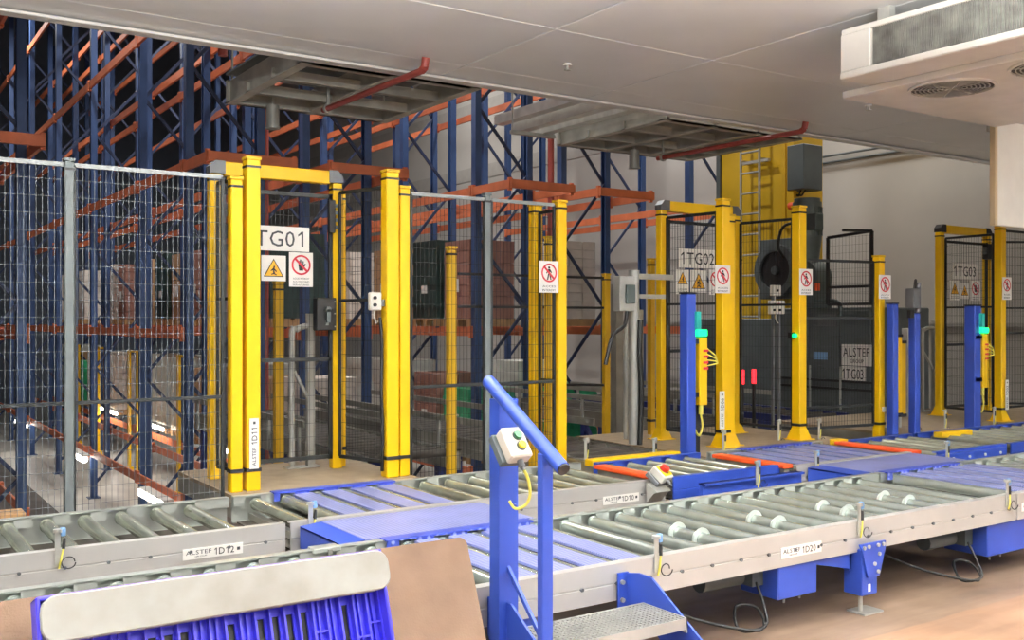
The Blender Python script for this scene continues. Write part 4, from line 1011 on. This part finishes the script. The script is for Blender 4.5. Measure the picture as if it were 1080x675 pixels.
def side_sign(lab, y1, z0, w, h, items):
    t = thing('crane_sign', lab, 'sign', (10.72, y1-w/2, z0)); part('board', MB().box(10.715, y1-w, z0, 10.728, y1, z0+h), 'signwhite', t)
    for (s, ax, az, aw, ah) in items: text_part(s, 'inkblack', t, 10.712, y1-w*ax, z0+h*az, w*aw, h*ah, facex=True)
side_sign('white maker sign reading ALSTEF GROUP on the dark crane body', 8.37, 1.02, .45, .27, [('ALSTEF', .06, .42, .88, .42), ('GROUP', .3, .12, .45, .18)])
side_sign('white sign 1TG03 on the dark crane body', 8.37, .82, .36, .19, [('1TG03', .05, .15, .88, .68)])
t = thing('crane_sticker', 'small pale blue sticker on the dark crane body', 'sticker', (10.72, 8.7, 1.0)); part('sheet', MB().box(10.72, 8.6, 1.08, 10.728, 8.82, 1.18), 'sensorblue', t); part('lock', MB().box(10.71, 8.68, .95, 10.728, 8.74, 1.0), 'charcoal', t)

# ================================================================== HANDRAIL STEPS
t = thing('access_step', 'blue stepped access stile with grating tread and sloping handrail', 'step', (2.55, 3.1, 0))
SP = [(3.455, .465), (3.38, .48), (3.29, .478), (2.53, 0), (2.86, 0), (3.36, .30), (3.455, .30)]
part('stringer', MB().prism(SP, 'x', 2.935, 2.945), 'blue', t)
part('stringer', MB().prism(SP, 'x', 2.20, 2.21), 'blue', t)
for x in (2.885, 2.20): part('mount_plate', MB().box(x, 3.452, .31, x+.06, 3.462, .47), 'blue', t)
for z in (.35, .43): part('bolt_head', MB().cyl((2.905, 3.452, z), (2.905, 3.44, z), .011, 8), 'galv', t)
tr = part('tread', MB().box(2.215, 3.06, .315, 2.93, 3.066, .362).box(2.215, 3.33, .33, 2.93, 3.336, .362).box(2.215, 3.06, .33, 2.221, 3.336, .362).box(2.924, 3.06, .30, 2.93, 3.336, .362), 'galv', t)
m = MB(); x = 2.235
while x < 2.92: m.box(x, 3.066, .335, x+.003, 3.33, .36); x += .0225
y = 3.085
while y < 3.32: m.box(2.22, y, .34, 2.925, y+.003, .36); y += .022
part('grating', m, 'galv', tr, stuff=True)
text_part('SSS2 01', 'ink', tr, 2.42, 3.0595, .327, .1, .016)
part('tread_lug', MB().box(2.93, 3.1, .31, 2.936, 3.14, .36), 'galv', t)
part('far_post', MB().prism([(2.165, 3.32), (2.255, 3.32), (2.255, 3.39), (2.235, 3.39), (2.235, 3.335), (2.185, 3.335), (2.185, 3.39), (2.165, 3.39)], 'z', .0, 1.285), 'blue', t)
part('near_post', MB().box(2.135, 2.985, .0, 2.185, 3.02, 1.11), 'blue', t, .004)
part('handrail', MB().cyl((2.165, 3.40, 1.355), (2.165, 2.90, 1.065), .027, 16), 'blue', t)
part('end_plug', MB().cyl((2.165, 2.90, 1.065), (2.165, 2.893, 1.061), .024, 16).cyl((2.165, 3.40, 1.355), (2.165, 3.407, 1.359), .024, 16), 'black', t)
part('brace', MB().bar((2.21, 3.33, .62), (2.17, 3.02, .40), .012, .02), 'blue', t)
for z in (.33, .55, .86): part('post_bolt', MB().cyl((2.235, 3.32, z), (2.235, 3.31, z), .008, 6), 'navy', t)
for x in (2.14, 2.88): part('step_foot', MB().box(x, 2.5, 0, x+.12, 2.9, .01), 'blue', t)

# ================================================================== LEANING BOARD AND PALLET
def rounded(x0, x1, z0, z1, r, n=5):
    P = []
    for (cx, cz, a) in ((x1-r, z1-r, 0), (x0+r, z1-r, 90), (x0+r, z0+r, 180), (x1-r, z0+r, 270)):
        for k in range(n+1): t_ = R(a+90*k/n); P.append((cx+r*math.cos(t_), cz+r*math.sin(t_)))
    return P
lean = math.atan2(.30, .74)
Mb = Matrix.Translation((0, 3.10, 0)) @ Matrix.Rotation(-lean, 4, 'X')
solo('fibre_board', MB().prism(rounded(-.9, 2.05, 0.002, .80, .035), 'y', -.018, 0).xf(Mb), 'board', 'large brown fibre board leaning against the front conveyor', 'board')
t = thing('plastic_pallet', 'bright blue plastic pallet with grey runners standing against the brown board', 'pallet', (1.05, 2.9, 0))
Mp = Matrix.Translation((0, 2.885, 0)) @ Matrix.Rotation(-lean*.92, 4, 'X')
X0, X1, HT = .47, 1.52, .84
deck_mb = MB().box(X0, -.02, .0, X1, -.012, .02).box(X0, -.02, HT-.02, X1, -.012, HT)
NC = 22; dx = (X1-X0)/NC
slots = []
for c in range(NC):
    a = X0+c*dx
    slot = c in (1, 3, 5, 6, 7, 8, 11, 13, 14, 15, 16, 19)
    for (z0, z1) in ((.0, .14), (.14, .40), (.40, .70), (.70, HT)):
        if slot and z0 in (.14, .40):
            deck_mb.box(a, -.02, z0, a+dx*.24, -.008, z1).box(a+dx*.76, -.02, z0, a+dx, -.008, z1).box(a, -.02, z0, a+dx, -.008, z0+.03).box(a, -.02, z1-.018, a+dx, -.008, z1)
        else: deck_mb.box(a, -.02, z0, a+dx, -.008, z1)
part('deck', deck_mb.xf(Mp), 'palletblue', t)
for c in range(NC+1):
    a = X0+c*dx; thick = .007 if 0 < c < NC else .012
    part('rib', MB().box(a-thick/2, -.05, .0, a+thick/2, -.02, HT).xf(Mp), 'palletblue', t)
m = MB()
for c in range(NC):
    if c in (0, 2, 4, 9, 10, 12, 17, 18, 20, 21):
        for z in ((.20, .27, .34, .47, .54, .61) if c % 2 else (.17, .24, .31, .37, .50, .57)):
            m.box(X0+c*dx, -.048, z-.003, X0+(c+1)*dx, -.02, z+.003)
for c in range(NC):
    if c not in (1, 3, 5, 6, 7, 8, 11, 13, 14, 15, 16, 19):
        part('ridge', MB().box(X0+(c+.5)*dx-.003, -.036, .0, X0+(c+.5)*dx+.003, -.02, HT).xf(Mp), 'palletblue', t)
part('cross_rib', m.xf(Mp), 'palletblue', t, stuff=True)
part('slot_shade', MB().box(X0+.01, -.003, .01, X1-.01, 0, HT-.01).xf(Mp), 'black', t)  # added black sheet so the slots show painted shade
part('side_wall', MB().box(X0-.012, -.1, 0, X0, 0, HT).box(X1, -.1, 0, X1+.012, 0, HT).box(X0-.012, -.1, HT-.012, X1+.012, 0, HT).xf(Mp), 'palletblue', t, .004)
for zc in (.772, .42, .068):
    part('runner', MB().prism(rounded(X0-.005, X1+.025, zc-.065, zc+.065, .045), 'y', -.115, -.05).xf(Mp), 'runner', t, .004)

# ================================================================== LOOSE CABLES AND SMALL THINGS
solo('timber_block', MB().box(.2, 6.75, .30, .95, 6.95, .42).box(.25, 6.78, 0, .35, 6.9, .3).box(.8, 6.78, 0, .9, 6.9, .3), 'wood', 'weathered timber block behind the fence at the left edge', 'timber')
